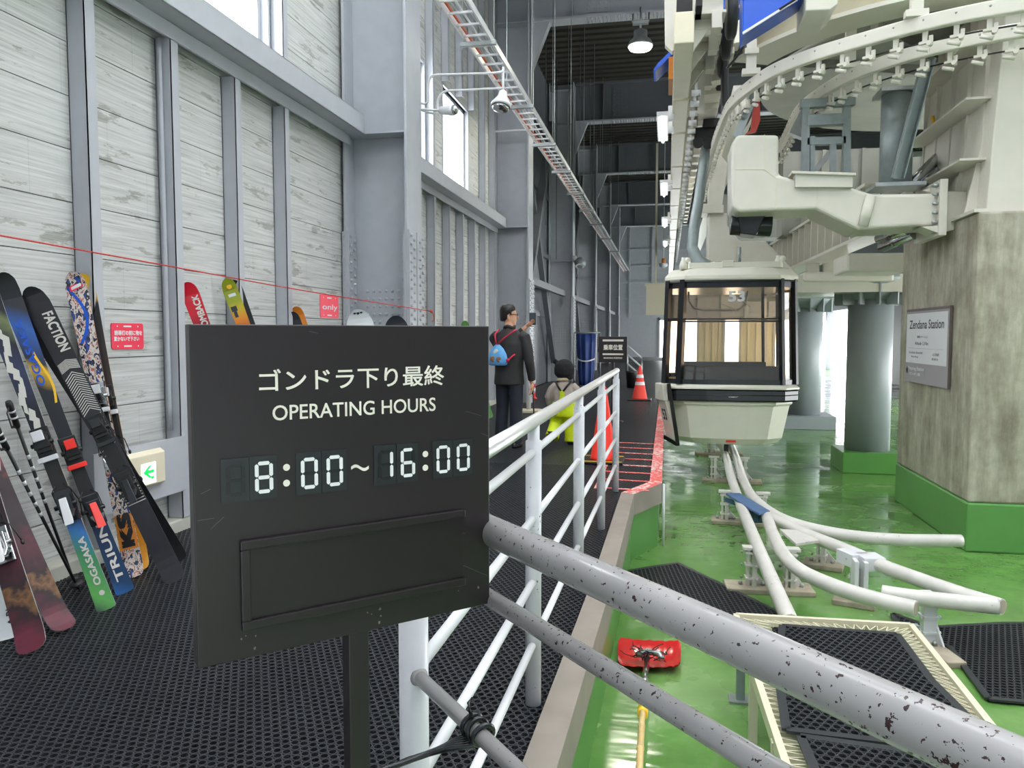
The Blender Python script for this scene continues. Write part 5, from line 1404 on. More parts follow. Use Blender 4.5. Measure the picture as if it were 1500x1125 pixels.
# the two curved rails with their roller brackets
def sweep_rect(P, w, h):
    m = MB(); n = len(P); R = []
    for i in range(n):
        t = (P[min(i + 1, n - 1)] - P[max(i - 1, 0)]); t.z = 0; t.normalize(); s = Vector((-t.y, t.x, 0))
        p = P[i]; R.append([p - s * w / 2 - Z3 * h / 2, p + s * w / 2 - Z3 * h / 2, p + s * w / 2 + Z3 * h / 2, p - s * w / 2 + Z3 * h / 2])
    m.loft(R, smooth=False); return m
def curved_rail(label, pix, back, z, step, bolts=True):
    P = [Vector(q) for q in back] + [at_z(x, y, z) for x, y in pix]
    P = smooth_path(P, 6)
    c = P[len(P) // 2]
    r = empty('curved_rail', (c.x, c.y, z - .2), label, 'machine rail', 'curved overhead rails')
    m = sweep_rect(P, .07, .125); m.build('rail', M['cream'], r, bevel=.012)
    # walk along and hang a bracket at every step
    acc, nxt = 0.0, .1; first = None; bm = MB()
    for i in range(1, len(P)):
        seg = (P[i] - P[i - 1]).length
        while acc + seg >= nxt:
            t = (nxt - acc) / seg; p = P[i - 1].lerp(P[i], t); d = (P[i] - P[i - 1]); d.z = 0; d.normalize(); s = Vector((d.y, -d.x, 0))
            if s.dot(Vector((-.5, -1, 0))) < 0: s = -s
            if first is None:
                q = MB()
                q.box((-.02, -.012, -.09), (.02, .012, 0)); q.box((-.045, -.02, -.10), (.045, .02, -.08)); q.cyl((-.06, 0, -.125), (.03, 0, -.16), .018, 8); q.cyl((.035, -.03, -.105), (.035, .03, -.105), .02, 8); q.box((.03, -.01, -.10), (.06, .01, -.04))
                first = q.build('roller_bracket', M['cream'], r, local=True); o = first
            else:
                o = first.copy(); COL.objects.link(o)
            off = p + Z3 * -.06 - s * .03 - base_of(r)
            o.location = off; o.rotation_euler = (0, 0, math.atan2(d.y, d.x))
            bm.bolt(p + s * .036 + Z3 * .02, s, .009, .008)
            nxt += step
        acc += seg
    bm.build('rail_bolts', M['galv'], r)
    m = sweep_rect([p + Z3 * -.13 + (Vector((0.06, .06, 0))) for p in P], .012, .012); m.build('cable_run', M['black'], r)
    return r, P
outp = [(1058, 180), (1070, 154), (1094, 131), (1130, 106), (1180, 85), (1240, 66), (1340, 38), (1420, 20), (1500, 6), (1600, -8)]
innp = [(1144, 212), (1168, 166), (1202, 137), (1250, 109), (1320, 84), (1400, 63), (1500, 44), (1600, 30)]
curved_rail('outer cream curved rail with hanging roller brackets high over the track', outp, [(.60, 14.5, 4.0), (.60, 12.2, 4.0), (.605, 10.9, 4.0)], 4.0, .235)
curved_rail('inner cream curved rail with hanging roller brackets nearer the pillar', innp, [(1.36, 15.5, 4.0), (1.37, 13.2, 4.0), (1.40, 12.0, 4.0)], 4.0, .235)
# struts between rails and deck
for lb, px, z0, z1 in (('cream rail hanger above the outer rail', (1342, 26), 4.06, 4.56), ('cream rail hanger above the inner rail', (1245, 100), 4.06, 4.56), ('cream rail hanger at the start of the bend', (1100, 110), 4.06, 4.5)):
    p = at_z(px[0], px[1], 4.06); m = MB(); m.box((p.x - .09, p.y - .04, z0), (p.x + .09, p.y + .04, z0 + .06)); m.box((p.x - .05, p.y - .03, z0 + .06), (p.x + .05, p.y + .03, z1)); m.box((p.x - .07, p.y - .05, z0 + .2), (p.x + .07, p.y + .05, z0 + .26))
    m.build('rail_hanger', M['cream'], None, lb, 'machine frame', 'rail hangers', bevel=.004)

# ribbed deck and great ring of the bull wheel
M['underdeck'] = paint('grey_green_underside', S(146, 147, 138), .5, var=.1, scale=2)
dk_ = empty('wheel_deck', (3.6, 10.3, 4.58), 'grey deck under the bull wheel seen from beneath', 'machine frame')
m = MB(); m.lathe((3.75, 10.6, 4.56), [(2.6, 0), (2.6, .06)], 64); m.build('deck_plate', M['underdeck'], dk_)
m = MB()
for a in range(5): an = math.radians(200 + a * 28); m.bar((3.62 + .5 * math.cos(an), 10.35 + .5 * math.sin(an), 4.5), (3.62 + 2.4 * math.cos(an), 10.35 + 2.4 * math.sin(an), 4.52), .08, .12)
m.build('radial_beam', M['underdeck'], dk_)
rg = empty('wheel_ring', (3.07, 10.1, 4.45), 'great cream ring of the bull wheel cover curving over the deck', 'machine cover')
C0, Rr = Vector((3.07, 10.1, 0)), 2.50
def arc(r, z, a0=204, a1=318, n=64): return [C0 + Vector((r * math.cos(math.radians(a0 + (a1 - a0) * k / n)), r * math.sin(math.radians(a0 + (a1 - a0) * k / n)), z)) for k in range(n + 1)]
m = MB(); A, B, C1, D1 = arc(Rr, 4.42), arc(Rr + .06, 5.7), arc(Rr - .04, 5.7), arc(Rr - .04, 4.42)
m.loft([[p, q, r_, s] for p, q, r_, s in zip(A, B, C1, D1)], smooth=True); o = m.build('ring_wall', M['creamy'], rg)
m = MB(); A, B, C1, D1 = arc(Rr - .3, 4.40), arc(Rr + .10, 4.40), arc(Rr + .10, 4.44), arc(Rr - .3, 4.44)
m.loft([[p, q, r_, s] for p, q, r_, s in zip(A, B, C1, D1)], smooth=False); m.build('ring_flange', M['cream'], rg)
m = MB(); inflate(m, [(1180, -14), (1230, -18), (1227, 6), (1216, 14), (1180, 16)], 7.55, .5); m.build('ring_lug', M['cream'], rg, bevel=.01)
m = MB(); m.tube(smooth_path([at_y(1065, 100, 8.3), at_y(1085, 75, 8.1), at_y(1100, 45, 7.9), at_y(1140, 15, 7.6), at_y(1180, -10, 7.3)]), .012, 6); m.build('ring_cable', M['black'], rg)

# blue steelwork
for lb, pix, Yb_, dep, rim in (('blue inclined box beam above the conveyor beam', [(1004, 71), (1018, 66), (1020, 40), (1024, 20), (1046, -12), (1090, -14), (1090, 4)], 9.0, .45, ((1004, 73), (1090, 4))),
                          ('second blue box beam in front of the cream ring', [(1088, -16), (1088, 52), (1168, 2), (1190, -14)], 7.6, .35, ((1088, 49), (1168, -1)))):
    m = MB(); inflate(m, pix, Yb_, dep); o = m.build('blue_beam', M['blue'], None, lb, 'beam', 'blue overhead beams', bevel=.012)
    m = MB(); m.bar(at_y(*rim[0], Yb_ - .012), at_y(*rim[1], Yb_ - .012), .025, .02); m.build('white_edge', M['white'], o, label='white painted edge')
m = MB(); m.prism(ppoly([(957, 102), (964, 92), (980, 76), (986, 78), (972, 93), (960, 104)], 9.4), (0, .4, 0)); m.build('blue_plate', M['blue'], None, 'small blue sloping plate beside the conveyor beam end', 'plate', bevel=.004)
m = MB(); m.prism(ppoly([(993, 80), (1010, 66), (1014, 74), (996, 90)], 9.4), (0, .3, 0)); m.build('blue_plate', M['blue'], None, 'small blue bracket plate under the blue inclined beam', 'plate', bevel=.004)

# galvanised frame, post and brace standing on the yoke
gf = empty('galvanised_stand', at_y(1210, 280, 9.0), 'galvanised square-tube frame standing on the bent box beam', 'machine frame')
m = MB()
def gb(p, q, w=.075, Yg=9.0): m.bar(at_y(*p, Yg), at_y(*q, Yg), w, w, up=(0, 1, 0))
gb((1180, 155), (1180, 256)); gb((1240, 150), (1240, 262)); gb((1172, 153), (1252, 149), .09); gb((1182, 178), (1238, 175), .11); gb((1182, 208), (1238, 206)); gb((1220, 208), (1220, 256), .06); gb((1190, 200), (1190, 255), .05)
m.build('tube_frame', M['galvpaint'], gf)
m = MB(); m.bar(at_y(1192, 252, 9.3), at_y(1216, 224, 9.3), .06, .14, up=(0, 1, 0)); m.build('white_plate', M['white'], gf)
m = MB(); m.bar(at_y(1165, 200, 9.5), at_y(1182, 165, 9.5), .12, .16); m.build('conduit_box', M['galv'], gf)
gp = empty('galvanised_post', at_y(1312, 282, 8.75), 'galvanised tubular post with sloping angle brace standing on the bent box beam', 'machine frame')
m = MB(); c = at_y(1311, 276, 8.75); t = at_y(1311, 136, 8.75); m.cyl((c.x, 8.75, c.z), (c.x, 8.75, t.z), .155, 28); m.build('post', M['galvpaint'], gp)
m = MB(); m.box((c.x - .2, 8.58, t.z - .02), (c.x + .16, 8.95, t.z + .02)); m.build('end_plate', M['galv'], gp, bevel=.004); m = MB(); m.box((c.x - .24, 8.54, c.z - .01), (c.x + .24, 8.95, c.z + .03)); m.build('end_plate', M['galv'], gp, bevel=.004)
m = MB(); p, q = at_y(1313, 262, 8.55), at_y(1358, 88, 8.3); d = (q - p).normalized(); s = d.cross(Y3)
m.bar(p, q, .012, .11, up=s); m.bar(p + s * .05 + Y3 * -.05, q + s * .05 + Y3 * -.05, .10, .012, up=s); m.bar(p - s * .05 + Y3 * -.05, q - s * .05 + Y3 * -.05, .10, .012, up=s); m.build('angle_brace', M['galvpaint'], gp)
# polished shafts
for i, (p, q) in enumerate((((1334, 270, 8.95), (1392, 212, 9.6)), ((1344, 278, 8.95), (1402, 224, 9.6)))):
    m = MB(); m.cyl(at_y(*p), at_y(*q), .055, 20); o = m.build('drive_shaft', M['chrome'], None, ('upper' if i == 0 else 'lower') + ' of two polished shafts above the bent box beam', 'shaft', 'polished shafts above the bent box beam')
for i, (p, q) in enumerate((((1288, 350, 9.4), (1330, 336, 8.9)), ((1292, 362, 9.4), (1340, 342, 8.9)))):
    m = MB(); m.cyl(at_y(*p), at_y(*q), .06, 20); o = m.build('drive_shaft', M['chrome'], None, ('upper' if i == 0 else 'lower') + ' of two polished shafts below the bent box beam', 'shaft', 'polished shafts below the bent box beam')
m = MB(); m.tube(smooth_path([at_y(1366, 170, 9.5), at_y(1372, 192, 9.5), at_y(1384, 196, 9.5), at_y(1394, 180, 9.5), at_y(1400, 150, 9.5)]), .02, 8); m.build('yellow_cable', M['yellow'], None, 'yellow cable looping under the wheel deck', 'cable')
m = MB(); m.box(at_y(1336, 222, 9.9), at_y(1356, 200, 10.2)); m.ball(at_y(1346, 205, 9.9), .12, 12, 8); m.build('motor_unit', M['blackgloss'], None, 'small black motor unit hanging behind the galvanised brace', 'motor')
m = MB(); m.prism(ppoly([(1100, 190), (1104, 150), (1113, 148), (1114, 176), (1108, 192), (1092, 196)], 9.0), (0, .08, 0)); m.build('red_lever', paint('dull_red', S(186, 70, 60), .4, var=.1), None, 'dull red lever under the bend of the outer rail', 'lever', bevel=.004)
m = MB(); m.bar(at_y(1080, 202, 9.1), at_y(1108, 135, 9.0), .05, .10); m.build('grey_lever', M['galvpaint'], None, 'grey lever plate beside the dull red lever', 'lever', bevel=.004)

# straight conveyor beam over the boarding edge, with panels, tyres and brackets
cb = empty('conveyor_beam', (.13, 8, 4.2), 'long cream conveyor beam of tyres and panels over the boarding edge', 'conveyor')
ys = [7.75, 9.62, 11.2, 13.4, 15.4, 17.4, 19.4, 21.4, 23.4, 25.4, 27.4, 29.4, 31.4, 34, 37, 40]
for a, b in zip(ys[:-1], ys[1:]):
    m = MB(); m.box((.03, a + .05, 4.2), (.22, b - .05, 4.5)); m.build('cover_panel', M['creamy'], cb, bevel=.01)
m = MB(); m.box((.05, 7.8, 4.5), (.20, 40, 4.62)); m.box((.24, 8.0, 4.62), (.30, 40, 4.74)); m.build('spine', M['seam'], cb)
first = None
y = 8.6; k = 0
while y < 24:
    if first is None:
        m = MB(); m.lathe((0, 0, 0), [(.10, -.05), (.24, -.055), (.28, -.035), (.28, .035), (.24, .055), (.10, .05)], 24, True, (1, 0, 0)); first = m.build('drive_tyre', M['rubber'], cb, local=True); o = first
    else: o = first.copy(); COL.objects.link(o)
    o.location = Vector((.62, y, 4.78)) - base_of(cb); y += .62
first = None; y = 8.35
while y < 22:
    if first is None:
        m = MB(); m.box((-.30, 0, 0), (.0, .03, .62)); m.box((-.30, -.14, .10), (.02, .14, .13)); m.box((-.26, -.10, .34), (.04, .10, .37)); m.box((-.12, -.16, -.05), (-.02, .02, .12)); m.prism([(-.30, .0, 0), (-.30, .0, -.22), (-.14, .0, 0)], (0, .03, 0))
        m.box((.0, -.05, .30), (.10, .05, .40)); first = m.build('tyre_bracket', M['cream'], cb, local=True, bevel=.004); o = first
    else: o = first.copy(); COL.objects.link(o)
    o.location = Vector((.52, y, 4.52)) - base_of(cb); y += .62
first = None; y = 9.2
while y < 30:
    if first is None:
        m = MB(); m.cyl((-.05, 0, 0), (.05, 0, 0), .035, 10); m.box((-.015, -.015, 0), (.015, .015, .12)); first = m.build('roller', M['white'], cb, local=True); o = first
    else: o = first.copy(); COL.objects.link(o)
    o.location = Vector((.29, y, 4.14)) - base_of(cb); y += .42
m = MB(); inflate(m, [(973, -20), (996, -20), (994, 62), (985, 76), (974, 66)], 8.4, .10); inflate(m, [(1006, -20), (1026, -20), (1024, 20), (1008, 18)], 8.4, .25); inflate(m, [(994, 38), (1018, 36), (1018, 43), (994, 45)], 8.35, .12); inflate(m, [(1010, 22), (1016, 22), (1016, 50), (1010, 50)], 8.4, .1)
m.build('hanger_plate', M['cream'], cb, bevel=.006)
m = MB(); inflate(m, [(1028, -10), (1086, -20), (1084, 62), (1040, 70), (1018, 98), (1018, 66)], 10.4, .3); m.build('side_frame', M['cream'], cb, bevel=.006)
# rope sheave beam further in
m = MB(); m.box((.95, 12.5, 4.7), (1.25, 40, 5.2)); m.build('track_beam', M['cream'], cb)

# ribbed girder and beams on the round columns
rb = empty('ribbed_girder', at_y(1200, 420, 13), 'cream ribbed girder running back over the round columns', 'girder')
p, q = Vector((1.95, 16.5, 2.75)), Vector((2.55, 10.4, 2.95)); d = (q - p).normalized(); s = Vector((-d.y, d.x, 0)); s = s if s.x < 0 else -s
m = MB(); m.bar(p, q, .05, .62); m.bar(p + Z3 * .31, q + Z3 * .31, .34, .04); m.bar(p - Z3 * .31, q - Z3 * .31, .34, .04); m.build('web', M['cream'], rb)
for k in range(17):
    m = MB(); c = p.lerp(q, (k + .5) / 17); m.obox(c + s * .09, d, s, Z3, .03, .14, .60); m.build('stiffener', M['cream'], rb)
for lb, pix, Yc, dep in (('cream box beam end beside the pillar top', [(1240, 371), (1330, 370), (1330, 398), (1240, 398)], 10.5, .8), ('upper cream cross slab resting on the round column heads', [(1178, 398), (1310, 399), (1310, 412), (1178, 412)], 11.6, 1.2), ('lower cream cross slab resting on the round column heads', [(1166, 414), (1306, 415), (1306, 429), (1166, 430)], 11.9, 1.0)):
    m = MB(); inflate(m, pix, Yc, dep); m.build('cross_slab', M['cream'], None, lb, 'beam', 'cream slabs over the round columns', bevel=.03)
m = MB(); m.box((1.6, 16.8, 2.15), (8.8, 18.4, 2.6)); m.build('tie_beam', M['colgrey'], None, 'grey tie beam across the farther round column', 'beam')
m = MB(); m.box((1.6, 11.7, 2.0), (8.8, 12.7, 2.25)); m.build('tie_beam', M['cream'], None, 'cream tie beam across the nearer round column', 'beam')
for k, (px, py) in enumerate(((1190, 380), (1215, 370), (1232, 366))):
    c = at_y(px, py, 13.2); m = MB(); m.box((c.x - .09, 13.1, 2.2), (c.x + .09, 13.25, c.z + .35)); m.build('girder_post', M['cream'], rb)
# dark plant behind the machinery
for i, (lb, a, b) in enumerate((('grey machinery housing deep behind the galvanised frame', (1.9, 14.0, 3.1), (4.4, 14.6, 4.5)), ('grey duct running across behind the deck', (1.2, 18.5, 3.6), (8.8, 19.2, 4.6)))):
    m = MB(); m.box(a, b)
    for k in range(8): x = a[0] + (b[0] - a[0]) * k / 8; m.box((x, a[1] - .05, a[2]), (x + .05, a[1], b[2]))
    m.build('machine_housing', M['underdeck'], None, lb, 'machine')

M['tube'] = emit('tube_lamp_glow', (.95, 1.0, .98, 1), 7.0)
for k, y in enumerate((9.9, 14.2, 18.6, 23.0)):
    m = MB(); m.box((-.16, y, 4.10), (-.02, y + 1.3, 4.15)); m.box((-.02, y + .3, 4.12), (.06, y + .36, 4.3)); m.box((-.02, y + .9, 4.12), (.06, y + .96, 4.3))
    o = m.build('tube_lamp', M['white'], None, ['tube lamp nearest along the side of the conveyor beam', 'second tube lamp along the side of the conveyor beam', 'third tube lamp along the side of the conveyor beam', 'farthest tube lamp along the side of the conveyor beam'][k], 'lamp', 'tube lamps along the conveyor beam')
    m = MB(); m.cyl((-.09, y + .03, 4.085), (-.09, y + 1.27, 4.085), .018, 10); m.build('glowing_tube', M['tube'], o)
m = MB(); m.box((-.02, 8.9, 4.22), (.03, 9.5, 4.46)); m.build('orange_cover', M['orange'], cb)

# stepped cream casing beside the tyres
sc_ = empty('stepped_casing', (.72, 9.6, 4.3), 'cream stepped ribbed casing beside the tyres above the cabin grip', 'machine cover')
for k, (pix, Y) in enumerate((([(1034, 52), (1078, 46), (1076, 58), (1034, 64)], 9.7), ([(1030, 74), (1076, 68), (1076, 78), (1030, 84)], 9.9), ([(1026, 96), (1060, 92), (1060, 116), (1026, 122)], 10.1), ([(1024, 130), (1058, 127), (1056, 136), (1024, 140)], 10.4), ([(1024, 150), (1054, 147), (1052, 158), (1024, 162)], 10.8))):
    m = MB(); inflate(m, pix, Y, .5); m.build('step', M['cream'], sc_, bevel=.006)
m = MB(); inflate(m, [(1022, 62), (1032, 52), (1032, 165), (1022, 165)], 9.9, .06); m.build('side_plate', M['cream'], sc_)
m = MB(); inflate(m, [(1058, 84), (1068, 80), (1068, 150), (1058, 156)], 9.6, .3); m.build('black_belt', M['rubber'], sc_, bevel=.02)
# ================================================================== CABLE LADDER, LAMPS, CONDUITS
ZL = 4.6
la, lb_ = at_z(640, 0, ZL), at_z(683, 0, ZL)
xl, xr = la.x, lb_.x
lad = empty('cable_ladder', ((xl + xr) / 2, 8, ZL), 'white cable ladder hung from rods along the wall', 'cable ladder')
YA, YB = 5.5, 40
for x in (xl, xr):
    m = MB(); m.box((x - .008, YA, ZL), (x + .008, YB, ZL + .075)); m.build('side_rail', M['white'], lad)
first = None; y = YA + .1; n_ = 0
while y < 34 and n_ < 95:
    if first is None:
        m = MB(); m.box((xl - base_of(lad).x, -.014, .01), (xr - base_of(lad).x, .014, .03)); first = m.build('rung', M['white'], lad, local=True); o = first
    else: o = first.copy(); COL.objects.link(o)
    o.location = (0, y - 8, 0); y += .30; n_ += 1
for k, (x, mt, r) in enumerate(((xl + .04, M['coppery'], .013), (xl + .10, M['galv'], .010), (xl + .14, M['white'], .012), (xr - .05, M['galv'], .012))):
    m = MB(); P = [(x + .006 * math.sin(t * 1.7 + k), YA + t * (YB - YA) / 40, ZL + .045 + .008 * math.sin(t * 2.3 + k)) for t in range(41)]; m.tube(P, r, 8); m.build('cable', mt, lad)
for y in (8.4, 10.8, 13.0, 15.2, 17.6, 20.0, 22.6, 26, 30):
    m = MB(); m.box((xl - .06, y, ZL - .045), (xr + .06, y + .05, ZL)); h = m.build('hanger_strut', M['galv'], lad)
    q = MB()
    for x in (xl - .04, xr + .04): q.cyl((x, y + .025, ZL - .07), (x, y + .025, 8.72), .006, 6)
    q.build('threaded_rod', M['galv'], h)

def floodlight(label, head, stem_top, aim, r=.11):
    h, s = Vector(head), Vector(stem_top)
    o = empty('floodlight', h, label, 'lamp')
    m = MB(); m.tube([s, s.lerp(h, .6), h], .014, 8); m.build('stem', M['white'], o)
    a = Vector(aim).normalized(); m = MB(); m.lathe(h, [(.02, -.02), (.045, .0), (.05, .05), (r, .15), (r, .18)], 20, True, a); m.build('shade', M['white'], o)
    m = MB(); m.lathe(h + a * .181, [(r * .9, 0), (r * .75, .03), (r * .3, .05)], 20, True, a); m.build('bulb_glass', M['chrome'], o)
    return o
def conduit(label, pts, r=.013, mt=None, par=None):
    m = MB(); m.tube(smooth_path([Vector(p) for p in pts], 5), r, 10)
    return m.build('lamp_arm', M['white'], par) if par else m.build('wall_conduit', mt or M['white'], None, label, 'conduit')
FL = floodlight('white floodlight hanging on two bent arms in front of the cable ladder', at_y(737, 135, 8.62), at_y(737, 98, 8.62), (-.1, -.25, -1), .115)
conduit('', [Vector((-2.75, 8.46, at_y(626, 150, 8.46).z)), at_y(626, 150, 8.46), at_y(627, 124, 8.46), at_y(634, 111, 8.46), at_y(660, 109, 8.46), at_y(722, 107, 8.5), at_y(737, 104, 8.62)], par=FL)
conduit('', [Vector((-2.75, 8.44, at_y(640, 166, 8.62).z)), at_y(640, 166, 8.62), at_y(642, 146, 8.62), at_y(652, 134, 8.62), at_y(680, 132, 8.62), at_y(736, 129, 8.62)], par=FL)
floodlight('small white floodlight on the column beside the second window', at_y(646, 162, 8.6), Vector((-2.75, 8.44, at_y(630, 165, 8.6).z)), (.9, -.3, -.1), .06)
conduit('white conduit bending across the second column', [at_y(708, 326, 15.3), at_y(708, 210, 15.3), at_y(713, 196, 15.3), at_y(724, 193, 15.3), at_y(776, 190, 15.3)], .02)
conduit('white conduit running down beside the second stud', [(WX + .05, 4.86, .72), (WX + .05, 4.86, 2.0), (WX + .05, 4.86, 3.43)], .016, M['steel'])
c = at_y(938, 66, 15.3)
hb = empty('high_bay_lamp', c, 'lit round high bay lamp hanging below the first cross beam', 'lamp')
m = MB(); m.lathe(c, [(.24, -.03), (.24, .0), (.20, .08), (.13, .14), (.13, .26), (.05, .30)], 24); m.build('housing', M['galv'], hb)
m = MB(); m.lathe(c + Z3 * -.031, [(.10, -.07), (.20, -.045), (.225, 0)], 24); m.build('lens', M['lamp'], hb)
m = MB(); m.cyl(c + Z3 * .28, (c.x, c.y, 7.62), .02, 8); m.box((c.x - .15, c.y - .05, 7.3), (c.x + .15, c.y + .05, 7.36)); m.bar((c.x - .15, c.y, 7.36), (c.x - .15, 15.5, 7.62), .03, .03); m.bar((c.x + .15, c.y, 7.36), (c.x + .15, 15.5, 7.62), .03, .03); m.build('hook', M['galv'], hb)
hl = bpy.data.lights.new('high_bay_light', 'SPOT'); hl.energy = 250; hl.color = (1, .95, .8); hl.spot_size = 2.4; hl.shadow_soft_size = .2
ho = bpy.data.objects.new('high_bay_light', hl); COL.objects.link(ho); ho.location = c + Z3 * -.13
c = at_y(850, 385, 22.8)
bl_ = empty('bracket_lamp', c, 'dark globe lamp on a white bracket on the third column', 'lamp')
m = MB(); m.ball(c, .17, 16, 10); m.build('globe', M['galvpaint'], bl_)
m = MB(); m.lathe(c + Vector((0, -.08, -.10)), [(.10, -.02), (.13, .02)], 16, True, (0, -.5, -.8)); m.build('lens', M['white'], bl_)
m = MB(); m.bar(c + Vector((-.18, .1, .1)), c + Vector((-.05, .05, .06)), .08, .16); m.ball(c + Vector((-.16, -.02, .14)), .08, 8, 6); m.build('bracket', M['white'], bl_)
for k, (px, y0, y1, Y) in enumerate(((816, 62, 380, 21), (866, 60, 300, 27), (800, 60, 330, 19))):
    a, b = at_y(px, y0, Y), at_y(px, y1, Y); m = MB(); m.cyl((a.x, Y, b.z), (a.x, Y, 8.72), .012, 6)
    m.build('hanging_rod', M['steeldk'], None, ['thin rod hanging nearest the first cross beam', 'thin rod hanging farthest back by the wall', 'thin rod hanging by the second column'][k], 'rod')
# amber beacon at the far end
c = at_y(972, 385, 26); bc = empty('beacon', c, 'amber beacon hanging at the far end above the track', 'beacon')
m = MB(); m.cyl(c + Z3 * -.02, c + Z3 * .14, .06, 12); m.build('amber_dome', M['orange'], bc)
m = MB(); m.lathe(c + Z3 * -.02, [(.05, -.14), (.13, -.08), (.13, 0)], 14); m.cyl(c + Z3 * .14, (c.x, c.y, 8.7), .012, 6); m.build('white_cup', M['white'], bc)
# ================================================================== PEOPLE
def frame(px, py, zf, heading):
    o = at_z(px, py, zf); f = Vector((math.sin(heading), math.cos(heading), 0)); r = Vector((f.y, -f.x, 0))
    return o, (lambda x, y, z: Vector((o.x, o.y, 0)) + r * x + f * y + Z3 * z), r, f
def ell(W, cx, cy, z, a, b, n=20): return [W(cx + a * math.cos(2 * math.pi * k / n), cy + b * math.sin(2 * math.pi * k / n), z) for k in range(n)]
def hand(m, W, c, d, s, pal):
    """palm, four bent fingers of unequal length and a thumb; c wrist, d direction down the hand, s across it"""
    c, d, s, pal = Vector(c), Vector(d).normalized(), Vector(s).normalized(), Vector(pal).normalized()
    m.tube([c - d * .02, c + d * .02, c + d * .06, c + d * .095], [.022, .030, .034, .028], 10, flat=.55, upv=s)
    for k, (o, l) in enumerate(((-.028, .062), (-.010, .074), (.010, .068), (.027, .052))):
        b = c + d * .085 + s * o
        m.tube([b, b + d * l * .45 + pal * .004, b + d * l * .8 + pal * .018, b + d * l * .95 + pal * .032], [.0095, .009, .008, .006], 7)
    b = c + d * .035 - s * .026
    m.tube([b, b - s * .022 + d * .03 + pal * .012, b - s * .026 + d * .06 + pal * .026], [.012, .0105, .008], 7)

# ---- man in dark jacket, seen from behind, looking to one side through a small camera
o, W, r_, f_ = frame(746, 654, 0.0, math.radians(10))
man = empty('person', (o.x, o.y, 0), 'adult in charcoal jacket and dark trousers with back turned, raising a phone', 'person')
HC = W(-.01, .02, 1.635); hy = math.radians(72)          # head turned to the side
fx = r_ * math.sin(hy) + f_ * math.cos(hy); rx = Vector((fx.y, -fx.x, 0))
def Hd(x, y, z): return HC + rx * x + fx * y + Z3 * z
m = MB()
m.loft([[Hd(a * math.cos(t) * .98, b * math.sin(t) + c, z) for t in [2 * math.pi * k / 18 for k in range(18)]] for z, a, b, c in
        ((-.125, .030, .035, .045), (-.11, .048, .058, .025), (-.07, .064, .082, .005), (-.02, .072, .094, -.004), (.04, .076, .098, -.008), (.08, .068, .088, -.012), (.112, .042, .056, -.012), (.124, .012, .016, -.012))])
m.tube([Hd(0, .085, .012), Hd(0, .108, -.016), Hd(0, .112, -.03), Hd(0, .092, -.036)], [.009, .013, .015, .008], 8)      # nose
m.tube([Hd(-.02, .088, -.066), Hd(0, .094, -.066), Hd(.02, .088, -.066)], .007, 6)                                         # lips
for s in (-1, 1):
    m.ball(Hd(s * .078, -.005, -.02), .032, 10, 8, (.35, .7, 1)); m.ball(Hd(s * .03, .083, .012), .014, 8, 6)
m.tube([W(0, 0, 1.38), W(0, .005, 1.46), W(-.005, .015, 1.55)], [.07, .058, .056], 14)
m.loft([ell(W, 0, 0, 1.40, .13, .08), ell(W, 0, 0, 1.25, .16, .10), ell(W, 0, 0, 1.05, .14, .09), ell(W, 0, 0, .92, .155, .105), ell(W, 0, 0, .82, .14, .10)])
wr = W(.285, .04, .80); el = W(.265, -.02, 1.07); sh = W(.185, 0, 1.385)
m.tube([sh, el, wr], [.05, .04, .026], 10)
hand(m, W, wr, (0.02, .02, -1), f_, -r_)
wl = W(.10, .34, 1.50); ell_ = W(-.20, .28, 1.22); shl = W(-.185, 0, 1.385)
m.tube([shl, ell_, wl], [.05, .04, .026], 10)
hand(m, W, wl, (r_ * .75 + Z3 * .6), f_ * -.6 + Z3 * .4, f_ * -.5 - Z3 * .3)
for s, ky in ((-1, .03), (1, -.02)):
    m.tube([W(s * .09, 0, .86), W(s * .10, ky, .48), W(s * .105, ky - .03, .07)], [.075, .055, .04], 12); m.tube([W(s * .105, ky - .06, .05), W(s * .11, ky + .12, .035)], [.04, .035], 10)
m.build('body', M['skin'], man, remesh=.0065)
m = MB()
m.loft([ell(W, 0, .0, .775, .195, .135), ell(W, 0, 0, .80, .198, .137), ell(W, 0, 0, .95, .185, .13), ell(W, 0, .0, 1.12, .19, .135), ell(W, 0, 0, 1.28, .205, .135), ell(W, 0, 0, 1.38, .19, .11), ell(W, 0, .005, 1.44, .12, .09), ell(W, 0, .01, 1.475, .075, .075)])
m.tube([W(.15, 0, 1.385), W(.20, 0, 1.365), W(.245, -.01, 1.22), W(.272, -.02, 1.07), W(.285, .015, .93), W(.287, .035, .83)], [.075, .078, .070, .062, .055, .048], 14)
m.tube([W(-.15, 0, 1.385), W(-.20, .02, 1.355), W(-.22, .18, 1.27), W(-.20, .28, 1.22), W(-.08, .31, 1.33), W(.06, .335, 1.46)], [.075, .078, .070, .062, .055, .046], 14)
m.build('jacket', M['jacket'], man, remesh=.011)
m = MB(); m.tube([W(.06 * math.cos(t) , .012 + .066 * math.sin(t), 1.492 + .012 * math.sin(t * 3)) for t in [2 * math.pi * k / 16 for k in range(16)]], .022, 8, close=True); m.build('collar', M['jacket'], man)
m = MB()
m.loft([ell(W, 0, 0, .80, .17, .12), ell(W, 0, 0, .90, .175, .122), ell(W, 0, 0, .98, .165, .115)])
for s, ky in ((-1, .03), (1, -.02)): m.tube([W(s * .085, 0, .86), W(s * .095, ky * .6, .66), W(s * .10, ky, .48), W(s * .108, ky - .02, .28), W(s * .11, ky - .03, .06)], [.098, .090, .080, .078, .082], 16)
m.build('trousers', M['trouser'], man, remesh=.011)
